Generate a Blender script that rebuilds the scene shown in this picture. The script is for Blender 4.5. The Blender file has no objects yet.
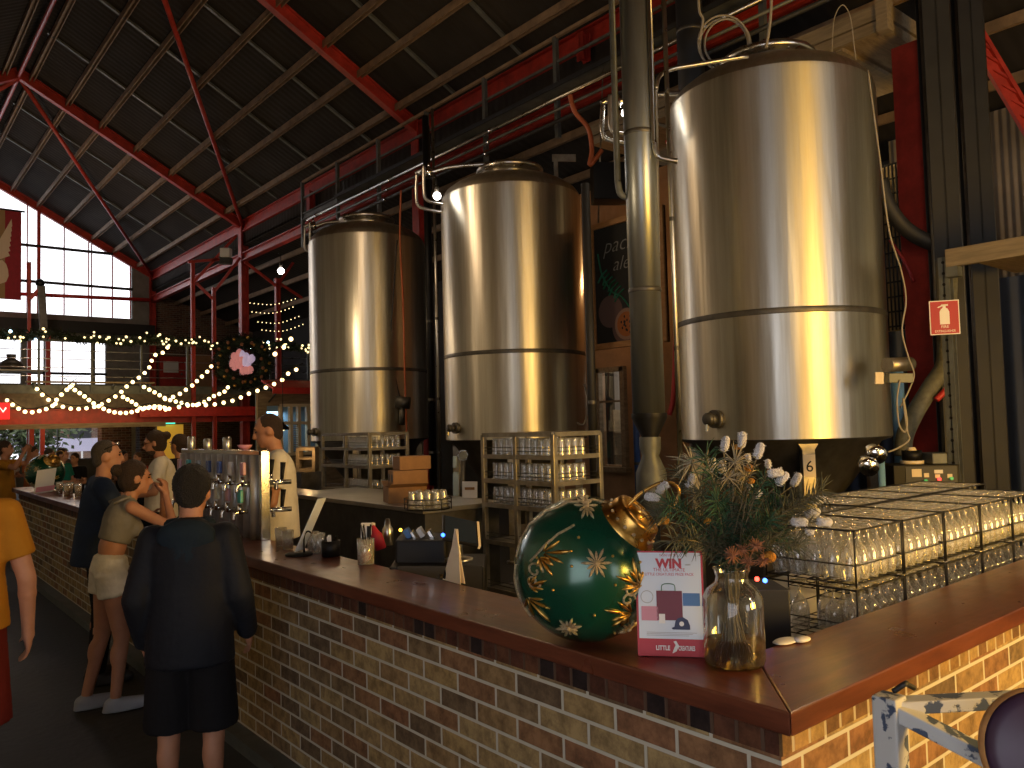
import bpy, bmesh, math, random
from mathutils import Vector, Matrix, Euler
random.seed(7)
SC = bpy.context.scene
COL = SC.collection
V = Vector
PI = math.pi

# ---------------------------------------------------------------- camera
F, CX, CY, EYE = 800.0, 512.0, 384.0, 1.8
def _basis(yaw, pitch, roll):
    y, p, r = map(math.radians, (yaw, pitch, roll))
    f = V((math.sin(y)*math.cos(p), math.cos(y)*math.cos(p), math.sin(p)))
    ri = V((math.cos(y), -math.sin(y), 0)); u = ri.cross(f)
    return ri*math.cos(r)-u*math.sin(r), u*math.cos(r)+ri*math.sin(r), f
CR, CU, CF = _basis(39.6, 2.85, 1.5)
CAM = V((0, 0, EYE))
cam = bpy.data.cameras.new('camera'); cam.sensor_width = 36; cam.lens = F*36/1024
cam.clip_start = .05; cam.clip_end = 300
cam_o = bpy.data.objects.new('camera', cam); COL.objects.link(cam_o)
cam_o.matrix_world = Matrix(((CR.x, CU.x, -CF.x, 0), (CR.y, CU.y, -CF.y, 0), (CR.z, CU.z, -CF.z, EYE), (0, 0, 0, 1)))
SC.camera = cam_o
def ray(x, y): return (x-CX)/F*CR-(y-CY)/F*CU+CF
def at(x, y, axis, val):
    d = ray(x, y); return CAM+d*((val-CAM[axis])/d[axis])
def ax(x, y, X): return at(x, y, 0, X)
def ay(x, y, Y): return at(x, y, 1, Y)
def az(x, y, Z): return at(x, y, 2, Z)
def ad(x, y, d): return CAM+ray(x, y)*d

# ---------------------------------------------------------------- mesh builder
class MB:
    def __init__(s): s.v = []; s.f = []; s.sm = []; s.mi = []
    def add(s, vs, fs, sm=False, mi=0):
        n = len(s.v); s.v += [V(p) for p in vs]
        for f in fs: s.f.append([i+n for i in f]); s.sm.append(sm); s.mi.append(mi)
        return s
    def obox(s, c, a, b, d, mi=0):
        c, a, b, d = V(c), V(a), V(b), V(d)
        vs = [c+a*i+b*j+d*k for i in (-1, 1) for j in (-1, 1) for k in (-1, 1)]
        fs = [(0, 1, 3, 2), (4, 6, 7, 5), (0, 4, 5, 1), (2, 3, 7, 6), (0, 2, 6, 4), (1, 5, 7, 3)]
        if a.cross(b).dot(d) < 0: fs = [f[::-1] for f in fs]
        return s.add(vs, fs, mi=mi)
    def box(s, lo, hi, mi=0):
        lo, hi = V(lo), V(hi); c = (lo+hi)/2; h = (hi-lo)/2
        return s.obox(c, (abs(h.x), 0, 0), (0, abs(h.y), 0), (0, 0, abs(h.z)), mi)
    def cbox(s, c, sz, rz=0, mi=0):
        ca, sa = math.cos(rz), math.sin(rz)
        return s.obox(c, V((ca, sa, 0))*sz[0]/2, V((-sa, ca, 0))*sz[1]/2, (0, 0, sz[2]/2), mi)
    def bar(s, a, b, w, h, up=(0, 0, 1), mi=0):
        a, b = V(a), V(b); d = b-a; u = V(up)
        if abs(d.normalized().dot(u)) > .99: u = V((0, 1, 0))
        r = d.cross(u).normalized(); u2 = r.cross(d).normalized()
        return s.obox((a+b)/2, d/2, r*w/2, u2*h/2, mi)
    def ibeam(s, a, b, w, h, up=(0, 0, 1), t=.02):
        a, b = V(a), V(b); d = b-a; u = V(up)
        if abs(d.normalized().dot(u)) > .99: u = V((0, 1, 0))
        r = d.cross(u).normalized(); u2 = r.cross(d).normalized()
        s.obox((a+b)/2, d/2, r*t/2, u2*(h/2))
        for k in (-1, 1): s.obox((a+b)/2+u2*k*(h/2-t/2), d/2, r*w/2, u2*t/2)
        return s
    def tube(s, path, r, n=8, closed=False, mi=0, cap=True, sm=True):
        P = [V(p) for p in path]; m = len(P)
        if m < 2: return s
        rs = r if isinstance(r, (list, tuple)) else [r]*m
        T = []
        for i in range(m):
            if closed: t = P[(i+1) % m]-P[i-1]
            else: t = P[min(i+1, m-1)]-P[max(i-1, 0)]
            T.append(t.normalized() if t.length > 1e-9 else V((0, 0, 1)))
        u = T[0].orthogonal().normalized(); vs = []
        for i in range(m):
            u = (u-T[i]*u.dot(T[i]));
            u = u.normalized() if u.length > 1e-6 else T[i].orthogonal().normalized()
            w = T[i].cross(u)
            for k in range(n):
                a = 2*PI*k/n; vs.append(P[i]+(u*math.cos(a)+w*math.sin(a))*rs[i])
        fs = []
        for i in range(m if closed else m-1):
            j = (i+1) % m
            for k in range(n):
                l = (k+1) % n; fs.append((i*n+k, i*n+l, j*n+l, j*n+k))
        s.add(vs, fs, sm, mi)
        if cap and not closed:
            base = len(s.v)-m*n
            s.f.append([base+k for k in range(n)][::-1]); s.sm.append(False); s.mi.append(mi)
            s.f.append([base+(m-1)*n+k for k in range(n)]); s.sm.append(False); s.mi.append(mi)
        return s
    def cyl(s, a, b, r1, r2=None, n=16, mi=0, cap=True, sm=True):
        return s.tube([a, b], [r1, r1 if r2 is None else r2], n, mi=mi, cap=cap, sm=sm)
    def lathe(s, prof, c=(0, 0, 0), n=24, mi=0, sm=True, axis=(0, 0, 1), a0=0, a1=2*PI):
        c = V(c); A = V(axis).normalized()
        u = A.orthogonal().normalized() if abs(A.z) < .999 else V((1, 0, 0)); w = A.cross(u)
        full = abs(a1-a0-2*PI) < 1e-6; m = n if full else n+1
        vs = []
        for (r, z) in prof:
            for k in range(m):
                a = a0+(a1-a0)*k/n; vs.append(c+A*z+(u*math.cos(a)+w*math.sin(a))*r)
        fs = []
        for i in range(len(prof)-1):
            for k in range(n):
                l = (k+1) % m; fs.append((i*m+k, i*m+l, (i+1)*m+l, (i+1)*m+k))
        return s.add(vs, fs, sm, mi)
    def ell(s, c, r, n=16, m=10, rot=None, mi=0):
        c = V(c); r = (r, r, r) if isinstance(r, (int, float)) else r
        R = rot or Matrix.Identity(3); vs = []; fs = []
        for i in range(1, m):
            t = PI*i/m
            for k in range(n):
                a = 2*PI*k/n
                vs.append(c+R@V((r[0]*math.sin(t)*math.cos(a), r[1]*math.sin(t)*math.sin(a), r[2]*math.cos(t))))
        vs += [c+R@V((0, 0, r[2])), c+R@V((0, 0, -r[2]))]; tp, bt = len(vs)-2, len(vs)-1
        for i in range(m-2):
            for k in range(n):
                l = (k+1) % n; fs.append((i*n+k, (i+1)*n+k, (i+1)*n+l, i*n+l))
        for k in range(n):
            l = (k+1) % n; fs.append((tp, k, l)); fs.append((bt, (m-2)*n+l, (m-2)*n+k))
        return s.add(vs, fs, True, mi)
    def prism(s, poly, o, u, w, d, mi=0):
        """polygon in (u, w) at o, extruded by vector d"""
        o, u, w, d = V(o), V(u), V(w), V(d); n = len(poly)
        vs = [o+u*a+w*b for a, b in poly]; vs += [p+d for p in vs]
        fs = [list(range(n))[::-1], [n+i for i in range(n)]]
        ar = sum(poly[i][0]*poly[(i+1) % n][1]-poly[(i+1) % n][0]*poly[i][1] for i in range(n))
        for i in range(n): j = (i+1) % n; fs.append((i, j, n+j, n+i))
        if (u.cross(w).dot(d) < 0) ^ (ar < 0): fs = [list(f)[::-1] for f in fs]
        return s.add(vs, fs, mi=mi)
    def quad(s, a, b, c, d, mi=0): return s.add([a, b, c, d], [(0, 1, 2, 3)], mi=mi)
    def build(s, name, mat, parent=None, org=None, bevel=0, seg=2, recalc=False):
        if org is None:
            org = V((0, 0, 0))
            if parent is not None:
                p = parent
                while p is not None: org = org+p.location; p = p.parent
            elif s.v:
                xs = [p.x for p in s.v]; ys = [p.y for p in s.v]; zs = [p.z for p in s.v]
                org = V(((min(xs)+max(xs))/2, (min(ys)+max(ys))/2, min(zs)))
        me = bpy.data.meshes.new(name)
        me.from_pydata([p-org for p in s.v], [], s.f)
        for m in (mat if isinstance(mat, (list, tuple)) else [mat]): me.materials.append(m)
        me.polygons.foreach_set('use_smooth', s.sm)
        me.polygons.foreach_set('material_index', s.mi)
        if recalc:
            b = bmesh.new(); b.from_mesh(me); bmesh.ops.recalc_face_normals(b, faces=b.faces); b.to_mesh(me); b.free()
        me.update()
        o = bpy.data.objects.new(name, me); COL.objects.link(o)
        if parent is not None: o.parent = parent
        else: o.location = org
        if bevel:
            bv = o.modifiers.new('bevel', 'BEVEL'); bv.width = bevel; bv.segments = seg; bv.limit_method = 'ANGLE'; bv.angle_limit = .7
        return o

def tag(o, label, cat, group=None, kind=None):
    if label: o['label'] = label
    if cat: o['category'] = cat
    if group: o['group'] = group
    if kind: o['kind'] = kind
    return o
def thing(name, label, cat, loc=(0, 0, 0), group=None):
    o = bpy.data.objects.new(name, None); o.empty_display_size = .1; COL.objects.link(o)
    o.location = loc; return tag(o, label, cat, group)
def struct(o): o['kind'] = 'structure'; return o
def dup(root, loc, rz=None, label=None, group=None, scale=None):
    def cp(o, par):
        c = o.copy(); COL.objects.link(c)
        if par is not None: c.parent = par
        for ch in list(o.children): cp(ch, c)
        return c
    r = cp(root, None); r.location = loc
    if rz is not None: r.rotation_euler = (0, 0, rz)
    if scale is not None: r.scale = (scale,)*3 if isinstance(scale, (int, float)) else scale
    if label: r['label'] = label
    if group: r['group'] = group
    return r
def bez(pts, n=8):
    """Catmull-Rom through the points"""
    P = [V(p) for p in pts]; out = []
    for i in range(len(P)-1):
        a, b, c, d = P[max(i-1, 0)], P[i], P[i+1], P[min(i+2, len(P)-1)]
        for k in range(n):
            t = k/n
            out.append(.5*((2*b)+(c-a)*t+(2*a-5*b+4*c-d)*t*t+(3*b-a-3*c+d)*t**3))
    return out+[P[-1]]
def text_mesh(body, size, depth=.001, align='CENTER', bold=0, shear=0):
    cu = bpy.data.curves.new('t', 'FONT'); cu.body = body; cu.size = size; cu.extrude = depth
    cu.align_x = align; cu.offset = bold; cu.shear = shear; cu.resolution_u = 3
    o = bpy.data.objects.new('t', cu); COL.objects.link(o)
    dg = bpy.context.evaluated_depsgraph_get()
    me = bpy.data.meshes.new_from_object(o.evaluated_get(dg))
    bpy.data.objects.remove(o); bpy.data.curves.remove(cu)
    return me
def text(mb, body, o, u, w, size, depth=.001, align='CENTER', bold=0, shear=0, mi=0, squeeze=1):
    """letters added to mb: o is the baseline anchor, u the writing direction, w up"""
    me = text_mesh(body, size, depth, align, bold, shear); o, u, w = V(o), V(u).normalized(), V(w).normalized(); n = u.cross(w)
    vs = [o+u*p.co.x*squeeze+w*p.co.y+n*(p.co.z) for p in me.vertices]
    mb.add(vs, [list(f.vertices) for f in me.polygons], False, mi); bpy.data.meshes.remove(me)

# ---------------------------------------------------------------- materials
MATS = {}
def nt(name):
    m = bpy.data.materials.new(name); m.use_nodes = True
    n = m.node_tree; n.nodes.clear(); MATS[name] = m
    out = n.nodes.new('ShaderNodeOutputMaterial'); return m, n, out
def N(n, t, **k):
    x = n.nodes.new(t)
    for a, b in k.items():
        if a in ('operation', 'blend_type', 'data_type', 'direction_type', 'axis', 'noise_dimensions', 'offset', 'offset_frequency', 'squash', 'feature', 'wave_type', 'bands_direction', 'normalize', 'distance'): 
            try: setattr(x, a, b); continue
            except Exception: pass
        x.inputs[a.replace('_', ' ')].default_value = b
    return x
def c4(c): return (c[0], c[1], c[2], 1)
def pbr(name, col, rough=.5, metal=0, var=0, scale=8, bump=0, bscale=40, emit=None, estr=0, spec=.5, coat=0, stretch=(1, 1, 1), col2=None, trans=0, sheen=0):
    """principled with noise in colour and roughness, and an optional bump"""
    m, n, out = nt(name); b = n.nodes.new('ShaderNodeBsdfPrincipled'); L = n.links.new
    b.inputs['Base Color'].default_value = c4(col); b.inputs['Roughness'].default_value = rough
    b.inputs['Metallic'].default_value = metal; b.inputs['Specular IOR Level'].default_value = spec
    b.inputs['Coat Weight'].default_value = coat; b.inputs['Coat Roughness'].default_value = .15
    b.inputs['Transmission Weight'].default_value = trans
    b.inputs['Sheen Weight'].default_value = sheen
    tc = n.nodes.new('ShaderNodeTexCoord'); mp = n.nodes.new('ShaderNodeMapping'); mp.inputs['Scale'].default_value = stretch
    L(tc.outputs['Object'], mp.inputs['Vector'])
    if var or col2:
        no = N(n, 'ShaderNodeTexNoise', Scale=scale, Detail=5, Roughness=.6); L(mp.outputs[0], no.inputs['Vector'])
        rp = n.nodes.new('ShaderNodeValToRGB'); rp.color_ramp.elements[0].position = .32; rp.color_ramp.elements[1].position = .68
        c2 = col2 or tuple(min(1, x*(1+var)) for x in col)
        rp.color_ramp.elements[0].color = c4(tuple(x*(1-var) for x in col)); rp.color_ramp.elements[1].color = c4(c2)
        L(no.outputs['Fac'], rp.inputs[0]); L(rp.outputs[0], b.inputs['Base Color'])
        mr = N(n, 'ShaderNodeMapRange'); mr.inputs['To Min'].default_value = max(.03, rough*.8); mr.inputs['To Max'].default_value = min(1, rough*1.25)
        L(no.outputs['Fac'], mr.inputs['Value']); L(mr.outputs[0], b.inputs['Roughness'])
    if bump:
        nb = N(n, 'ShaderNodeTexNoise', Scale=bscale, Detail=4); L(mp.outputs[0], nb.inputs['Vector'])
        bp = N(n, 'ShaderNodeBump', Strength=bump, Distance=.02); L(nb.outputs['Fac'], bp.inputs['Height']); L(bp.outputs[0], b.inputs['Normal'])
    if emit:
        b.inputs['Emission Color'].default_value = c4(emit); b.inputs['Emission Strength'].default_value = estr
    L(b.outputs[0], out.inputs[0]); return m
def emis(name, col, s):
    m, n, out = nt(name); e = n.nodes.new('ShaderNodeEmission'); e.inputs[0].default_value = c4(col); e.inputs[1].default_value = s
    n.links.new(e.outputs[0], out.inputs[0]); return m
def thin_glass(name, tint=(.97, .98, .97), refl=.10, rough=.04, edge=.75, body=0, bodycol=(.8, .8, .75)):
    """thin-walled glass: clear when faced, reflecting at grazing angles"""
    m, n, out = nt(name); L = n.links.new
    t = n.nodes.new('ShaderNodeBsdfTransparent'); t.inputs[0].default_value = c4(tint)
    g = n.nodes.new('ShaderNodeBsdfGlossy'); g.inputs['Roughness'].default_value = rough
    lw = N(n, 'ShaderNodeLayerWeight', Blend=.35)
    mr = N(n, 'ShaderNodeMapRange'); mr.inputs['To Min'].default_value = refl; mr.inputs['To Max'].default_value = edge
    L(lw.outputs['Facing'], mr.inputs['Value'])
    mx = n.nodes.new('ShaderNodeMixShader'); L(mr.outputs[0], mx.inputs[0]); L(t.outputs[0], mx.inputs[1]); L(g.outputs[0], mx.inputs[2])
    last = mx
    if body:
        d = n.nodes.new('ShaderNodeBsdfDiffuse'); d.inputs[0].default_value = c4(bodycol)
        m2 = n.nodes.new('ShaderNodeMixShader'); m2.inputs[0].default_value = body; L(mx.outputs[0], m2.inputs[1]); L(d.outputs[0], m2.inputs[2]); last = m2
    L(last.outputs[0], out.inputs[0]); return m
def brick_mat(name, cols, mortar, rough=.75, course=.078, length=.235, gloss=.2):
    """bricks laid over the wall: u runs along the wall (x+y), v is height"""
    m, n, out = nt(name); L = n.links.new
    tc = n.nodes.new('ShaderNodeNewGeometry'); sp = n.nodes.new('ShaderNodeSeparateXYZ'); L(tc.outputs['Position'], sp.inputs[0])
    ad_ = N(n, 'ShaderNodeMath', operation='ADD'); L(sp.outputs[0], ad_.inputs[0]); L(sp.outputs[1], ad_.inputs[1])
    cb = n.nodes.new('ShaderNodeCombineXYZ'); L(ad_.outputs[0], cb.inputs[0]); L(sp.outputs[2], cb.inputs[1])
    br = n.nodes.new('ShaderNodeTexBrick'); L(cb.outputs[0], br.inputs['Vector'])
    br.inputs['Color1'].default_value = (0, 0, 0, 1); br.inputs['Color2'].default_value = (1, 1, 1, 1); br.inputs['Mortar'].default_value = (.5, .5, .5, 1)
    br.inputs['Scale'].default_value = 1; br.inputs['Mortar Size'].default_value = .0068; br.inputs['Mortar Smooth'].default_value = .25
    br.inputs['Brick Width'].default_value = length; br.inputs['Row Height'].default_value = course
    rp = n.nodes.new('ShaderNodeValToRGB'); e = rp.color_ramp.elements
    while len(e) < len(cols): e.new(.5)
    for i, c in enumerate(cols): e[i].position = (i+.0)/len(cols)+.02; e[i].color = c4(c)
    rp.color_ramp.interpolation = 'CONSTANT'; L(br.outputs['Color'], rp.inputs[0])
    no = N(n, 'ShaderNodeTexNoise', Scale=16, Detail=6, Roughness=.7); L(tc.outputs['Position'], no.inputs['Vector'])
    mu = N(n, 'ShaderNodeMix', data_type='RGBA', blend_type='MULTIPLY'); mu.inputs[0].default_value = .75
    r2 = n.nodes.new('ShaderNodeValToRGB'); r2.color_ramp.elements[0].position = .36; r2.color_ramp.elements[0].color = (.36, .33, .31, 1); r2.color_ramp.elements[1].position = .62; r2.color_ramp.elements[1].color = (1.1, 1.08, 1, 1)
    L(no.outputs['Fac'], r2.inputs[0]); L(rp.outputs[0], mu.inputs[6]); L(r2.outputs[0], mu.inputs[7])
    mm = N(n, 'ShaderNodeMix', data_type='RGBA'); L(br.outputs['Fac'], mm.inputs[0]); L(mu.outputs[2], mm.inputs[6]); mm.inputs[7].default_value = c4(mortar)
    b = n.nodes.new('ShaderNodeBsdfPrincipled'); b.inputs['Roughness'].default_value = rough; b.inputs['Specular IOR Level'].default_value = gloss
    L(mm.outputs[2], b.inputs['Base Color'])
    iv = N(n, 'ShaderNodeMath', operation='SUBTRACT'); iv.inputs[0].default_value = 1; L(br.outputs['Fac'], iv.inputs[1])
    am = N(n, 'ShaderNodeMath', operation='MULTIPLY_ADD'); L(no.outputs['Fac'], am.inputs[0]); am.inputs[1].default_value = .35; L(iv.outputs[0], am.inputs[2])
    bp = N(n, 'ShaderNodeBump', Strength=.6, Distance=.006); L(am.outputs[0], bp.inputs['Height']); L(bp.outputs[0], b.inputs['Normal'])
    L(b.outputs[0], out.inputs[0]); return m
def brushed(name, col, rough=.3, aniso=.8, streak=.5, rot=.25, wob=.12, dirt=(.55, .5, .4)):
    """brushed steel on an upright shell: the grain runs around it"""
    m, n, out = nt(name); L = n.links.new
    tc = n.nodes.new('ShaderNodeTexCoord'); b = n.nodes.new('ShaderNodeBsdfPrincipled')
    b.inputs['Metallic'].default_value = 1; b.inputs['Anisotropic'].default_value = aniso; b.inputs['Anisotropic Rotation'].default_value = rot
    tg = n.nodes.new('ShaderNodeTangent'); tg.direction_type = 'RADIAL'; tg.axis = 'Z'; L(tg.outputs[0], b.inputs['Tangent'])
    mp = n.nodes.new('ShaderNodeMapping'); mp.inputs['Scale'].default_value = (3.2, 3.2, .12); L(tc.outputs['Object'], mp.inputs[0])
    no = N(n, 'ShaderNodeTexNoise', Scale=3, Detail=6, Roughness=.65); L(mp.outputs[0], no.inputs['Vector'])
    rp = n.nodes.new('ShaderNodeValToRGB'); rp.color_ramp.elements[0].position = .36; rp.color_ramp.elements[1].position = .62
    rp.color_ramp.elements[0].color = c4(tuple(a*d for a, d in zip(col, (1-streak*(1-dirt[0]), 1-streak*(1-dirt[1]), 1-streak*(1-dirt[2]))))); rp.color_ramp.elements[1].color = c4(col)
    L(no.outputs['Fac'], rp.inputs[0]); L(rp.outputs[0], b.inputs['Base Color'])
    mr = N(n, 'ShaderNodeMapRange'); mr.inputs['To Min'].default_value = rough*1.3; mr.inputs['To Max'].default_value = rough*.75
    L(no.outputs['Fac'], mr.inputs['Value']); L(mr.outputs[0], b.inputs['Roughness'])
    m2 = n.nodes.new('ShaderNodeMapping'); m2.inputs['Scale'].default_value = (1.7, 1.7, .1); L(tc.outputs['Object'], m2.inputs[0])
    n2 = N(n, 'ShaderNodeTexNoise', Scale=3.5, Detail=3); L(m2.outputs[0], n2.inputs['Vector'])
    bp = N(n, 'ShaderNodeBump', Strength=wob, Distance=.05); L(n2.outputs['Fac'], bp.inputs['Height']); L(bp.outputs[0], b.inputs['Normal'])
    L(b.outputs[0], out.inputs[0]); return m
def corrugated(name, col, pitch, axis='X', depth=.01, rough=.6, metal=0, var=.3):
    m, n, out = nt(name); L = n.links.new
    g = n.nodes.new('ShaderNodeNewGeometry'); b = n.nodes.new('ShaderNodeBsdfPrincipled'); b.inputs['Roughness'].default_value = rough; b.inputs['Metallic'].default_value = metal
    no = N(n, 'ShaderNodeTexNoise', Scale=1.3, Detail=6); L(g.outputs['Position'], no.inputs['Vector'])
    rp = n.nodes.new('ShaderNodeValToRGB'); rp.color_ramp.elements[0].color = c4(tuple(x*(1-var) for x in col)); rp.color_ramp.elements[1].color = c4(tuple(x*(1+var) for x in col)); rp.color_ramp.elements[0].position = .3; rp.color_ramp.elements[1].position = .7
    L(no.outputs['Fac'], rp.inputs[0]); L(rp.outputs[0], b.inputs['Base Color'])
    sp = n.nodes.new('ShaderNodeSeparateXYZ'); L(g.outputs['Position'], sp.inputs[0])
    mu = N(n, 'ShaderNodeMath', operation='MULTIPLY'); L(sp.outputs['XYZ'.index(axis)], mu.inputs[0]); mu.inputs[1].default_value = 2*PI/pitch
    si = N(n, 'ShaderNodeMath', operation='SINE'); L(mu.outputs[0], si.inputs[0])
    bp = N(n, 'ShaderNodeBump', Strength=1, Distance=depth); L(si.outputs[0], bp.inputs['Height']); L(bp.outputs[0], b.inputs['Normal'])
    L(b.outputs[0], out.inputs[0]); return m
def wood_mat(name, c1, c2, rough=.4, stretch=(1, 12, 12), scale=2.0, coat=0, bump=.05):
    m, n, out = nt(name); L = n.links.new
    tc = n.nodes.new('ShaderNodeNewGeometry'); mp = n.nodes.new('ShaderNodeMapping'); mp.inputs['Scale'].default_value = stretch; L(tc.outputs['Position'], mp.inputs[0])
    no = N(n, 'ShaderNodeTexNoise', Scale=scale, Detail=8, Roughness=.65, Distortion=.4); L(mp.outputs[0], no.inputs['Vector'])
    rp = n.nodes.new('ShaderNodeValToRGB'); rp.color_ramp.elements[0].color = c4(c1); rp.color_ramp.elements[1].color = c4(c2); rp.color_ramp.elements[0].position = .35; rp.color_ramp.elements[1].position = .66
    b = n.nodes.new('ShaderNodeBsdfPrincipled'); L(no.outputs['Fac'], rp.inputs[0]); L(rp.outputs[0], b.inputs['Base Color'])
    n2 = N(n, 'ShaderNodeTexNoise', Scale=7, Detail=6); L(tc.outputs['Position'], n2.inputs['Vector'])
    mr = N(n, 'ShaderNodeMapRange'); mr.inputs['To Min'].default_value = rough*.7; mr.inputs['To Max'].default_value = rough*1.35; L(n2.outputs['Fac'], mr.inputs['Value']); L(mr.outputs[0], b.inputs['Roughness'])
    b.inputs['Coat Weight'].default_value = coat; b.inputs['Coat Roughness'].default_value = .12
    bp = N(n, 'ShaderNodeBump', Strength=bump, Distance=.01); L(no.outputs['Fac'], bp.inputs['Height']); L(bp.outputs[0], b.inputs['Normal'])
    L(b.outputs[0], out.inputs[0]); return m

M = dict(
    red=pbr('red_paint', (.42, .038, .024), .42, var=.28, scale=5, bump=.1, bscale=30),
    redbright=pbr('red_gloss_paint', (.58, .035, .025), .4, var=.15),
    roof=corrugated('roof_sheet', (.023, .0185, .015), .19, 'Y', .005, 1.0),
    purlin=pbr('purlin_steel', (.26, .18, .11), .6, .0, var=.35, scale=4),
    darksteel=pbr('dark_steel', (.014, .015, .017), .6, .05, var=.3, scale=6),
    grey=pbr('grey_steel', (.13, .14, .13), .5, .4, var=.3, scale=5),
    floor=pbr('floor_concrete', (.034, .032, .028), .72, var=.4, scale=2.2, bump=.25, bscale=18),
    tank=brushed('tank_steel', (.80, .78, .69), rough=.42),
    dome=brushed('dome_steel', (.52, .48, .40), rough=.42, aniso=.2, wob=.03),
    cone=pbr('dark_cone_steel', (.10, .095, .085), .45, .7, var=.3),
    steel=pbr('stainless', (.55, .54, .50), .28, 1, var=.12, scale=6),
    bench=pbr('bench_stainless', (.50, .49, .46), .3, 1, var=.2, scale=3),
    chrome=pbr('chrome', (.75, .74, .71), .12, 1),
    shelf=pbr('shelf_steel', (.34, .31, .25), .38, .8, var=.25, scale=9),
    black=pbr('black_plastic', (.005, .005, .0055), .5, spec=.3),
    blackwire=pbr('black_wire', (.01, .01, .011), .5),
    rubber=pbr('black_rubber', (.015, .015, .016), .6, var=.2),
    white=pbr('white_card', (.78, .78, .76), .55),
    cream=pbr('cream_card', (.78, .66, .46), .6),
    timber=wood_mat('pallet_timber', (.20, .145, .085), (.34, .26, .16), .75, (2, 14, 14), 1.6),
    counter=wood_mat('counter_jarrah', (.085, .022, .012), (.17, .050, .024), .30, (9, 1.2, 9), 2.4, coat=.15, bump=.06),
    counterx=wood_mat('counter_jarrah_side', (.085, .022, .012), (.17, .050, .024), .30, (1.2, 9, 9), 2.4, coat=.15, bump=.06),
    brick=brick_mat('bar_brick', [(.17, .12, .075), (.33, .23, .11), (.37, .26, .12), (.27, .15, .08), (.35, .25, .12), (.24, .17, .095), (.38, .28, .14), (.30, .20, .10), (.26, .135, .075), (.35, .25, .125)], (.52, .50, .42)),
    darkbrick=brick_mat('hall_brick', [(.12, .06, .045), (.18, .09, .06), (.15, .10, .07), (.20, .12, .08)], (.22, .2, .17)),
    tan=pbr('tan_render', (.38, .22, .11), .8, var=.2, scale=3, bump=.2),
    greywall=pbr('grey_render', (.20, .20, .19), .8, var=.25, scale=2),
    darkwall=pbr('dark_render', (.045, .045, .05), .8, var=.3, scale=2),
    bluewall=corrugated('blue_sheet', (.022, .038, .085), .26, 'Y', .03, .6),
    palesheet=corrugated('pale_sheet', (.20, .175, .15), .10, 'Y', .015, .6, .3),
    glass=thin_glass('window_glass', refl=.04, edge=.4, rough=.01),
    tumbler=thin_glass('glassware', (.93, .94, .92), .15, .07, .85, .22, (.9, .88, .8)),
    ground=pbr('outdoor_paving', (.5, .48, .45), .8, var=.2, scale=1),
)
# ================================================================ SETTING
EZ, RX, SL = 7.95, 3.2, .543                     # eaves height, ridge x, roof slope
def roofz(x): return EZ+SL*(9-x) if x >= RX else EZ+SL*(9-(2*RX-x))
LX = 2*RX-9
FRAMES = [32.75, 23.34, 13.71, 3.74, -5.6]
Y0, Y1 = -9.0, 32.75
m = MB().box((LX-1, Y0, -.12), (13, 48, 0)); struct(m.build('floor', M['floor']))
nrm = V((SL, 0, 1)).normalized()
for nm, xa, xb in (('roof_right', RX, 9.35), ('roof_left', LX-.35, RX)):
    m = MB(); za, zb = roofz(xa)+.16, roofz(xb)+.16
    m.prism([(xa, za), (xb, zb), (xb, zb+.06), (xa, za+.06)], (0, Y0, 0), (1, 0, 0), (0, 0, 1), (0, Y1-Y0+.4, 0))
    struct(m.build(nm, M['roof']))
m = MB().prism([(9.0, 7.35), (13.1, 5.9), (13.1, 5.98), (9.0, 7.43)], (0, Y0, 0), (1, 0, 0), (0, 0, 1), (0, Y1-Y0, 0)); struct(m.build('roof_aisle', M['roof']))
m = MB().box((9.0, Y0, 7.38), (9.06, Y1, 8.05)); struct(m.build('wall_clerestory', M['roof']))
# purlins (a channel: two lips and a web), each a beam of its own
def purlin(x, z, ya, yb, side):
    m = MB(); s = side
    m.box((x-.07, ya, z), (x+.07, yb, z+.02)); m.box((x-.07, ya, z-.12), (x-.05, yb, z)); m.box((x+.03, ya, z-.10), (x+.05, yb, z))
    struct(m.build('purlin_beam', M['purlin']))
for x in (8.5, 7.65, 6.92, 6.0, 5.13, 4.33, 3.5): purlin(x, roofz(x)+.1, Y0, Y1, 1)
for x in (2.9, 2.1, 1.25, .4, -.5, -1.4, -2.2): purlin(x, roofz(x)+.1, Y0, Y1, -1)
for x in (9.9, 10.9, 11.9): purlin(x, 7.28-(x-9)*.354, Y0, Y1, 1)
# sag rods between purlins
for k, y in enumerate((7.4, 10.2, 12.2, 15.4, 17.8, 20.6, 25.6, 28.4)):
    m = MB(); m.bar((8.9, y, roofz(8.9)+.12), (RX+.2, y, roofz(RX+.2)+.12), .07, .05); struct(m.build('sag_rod_beam', M['grey']))
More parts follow.
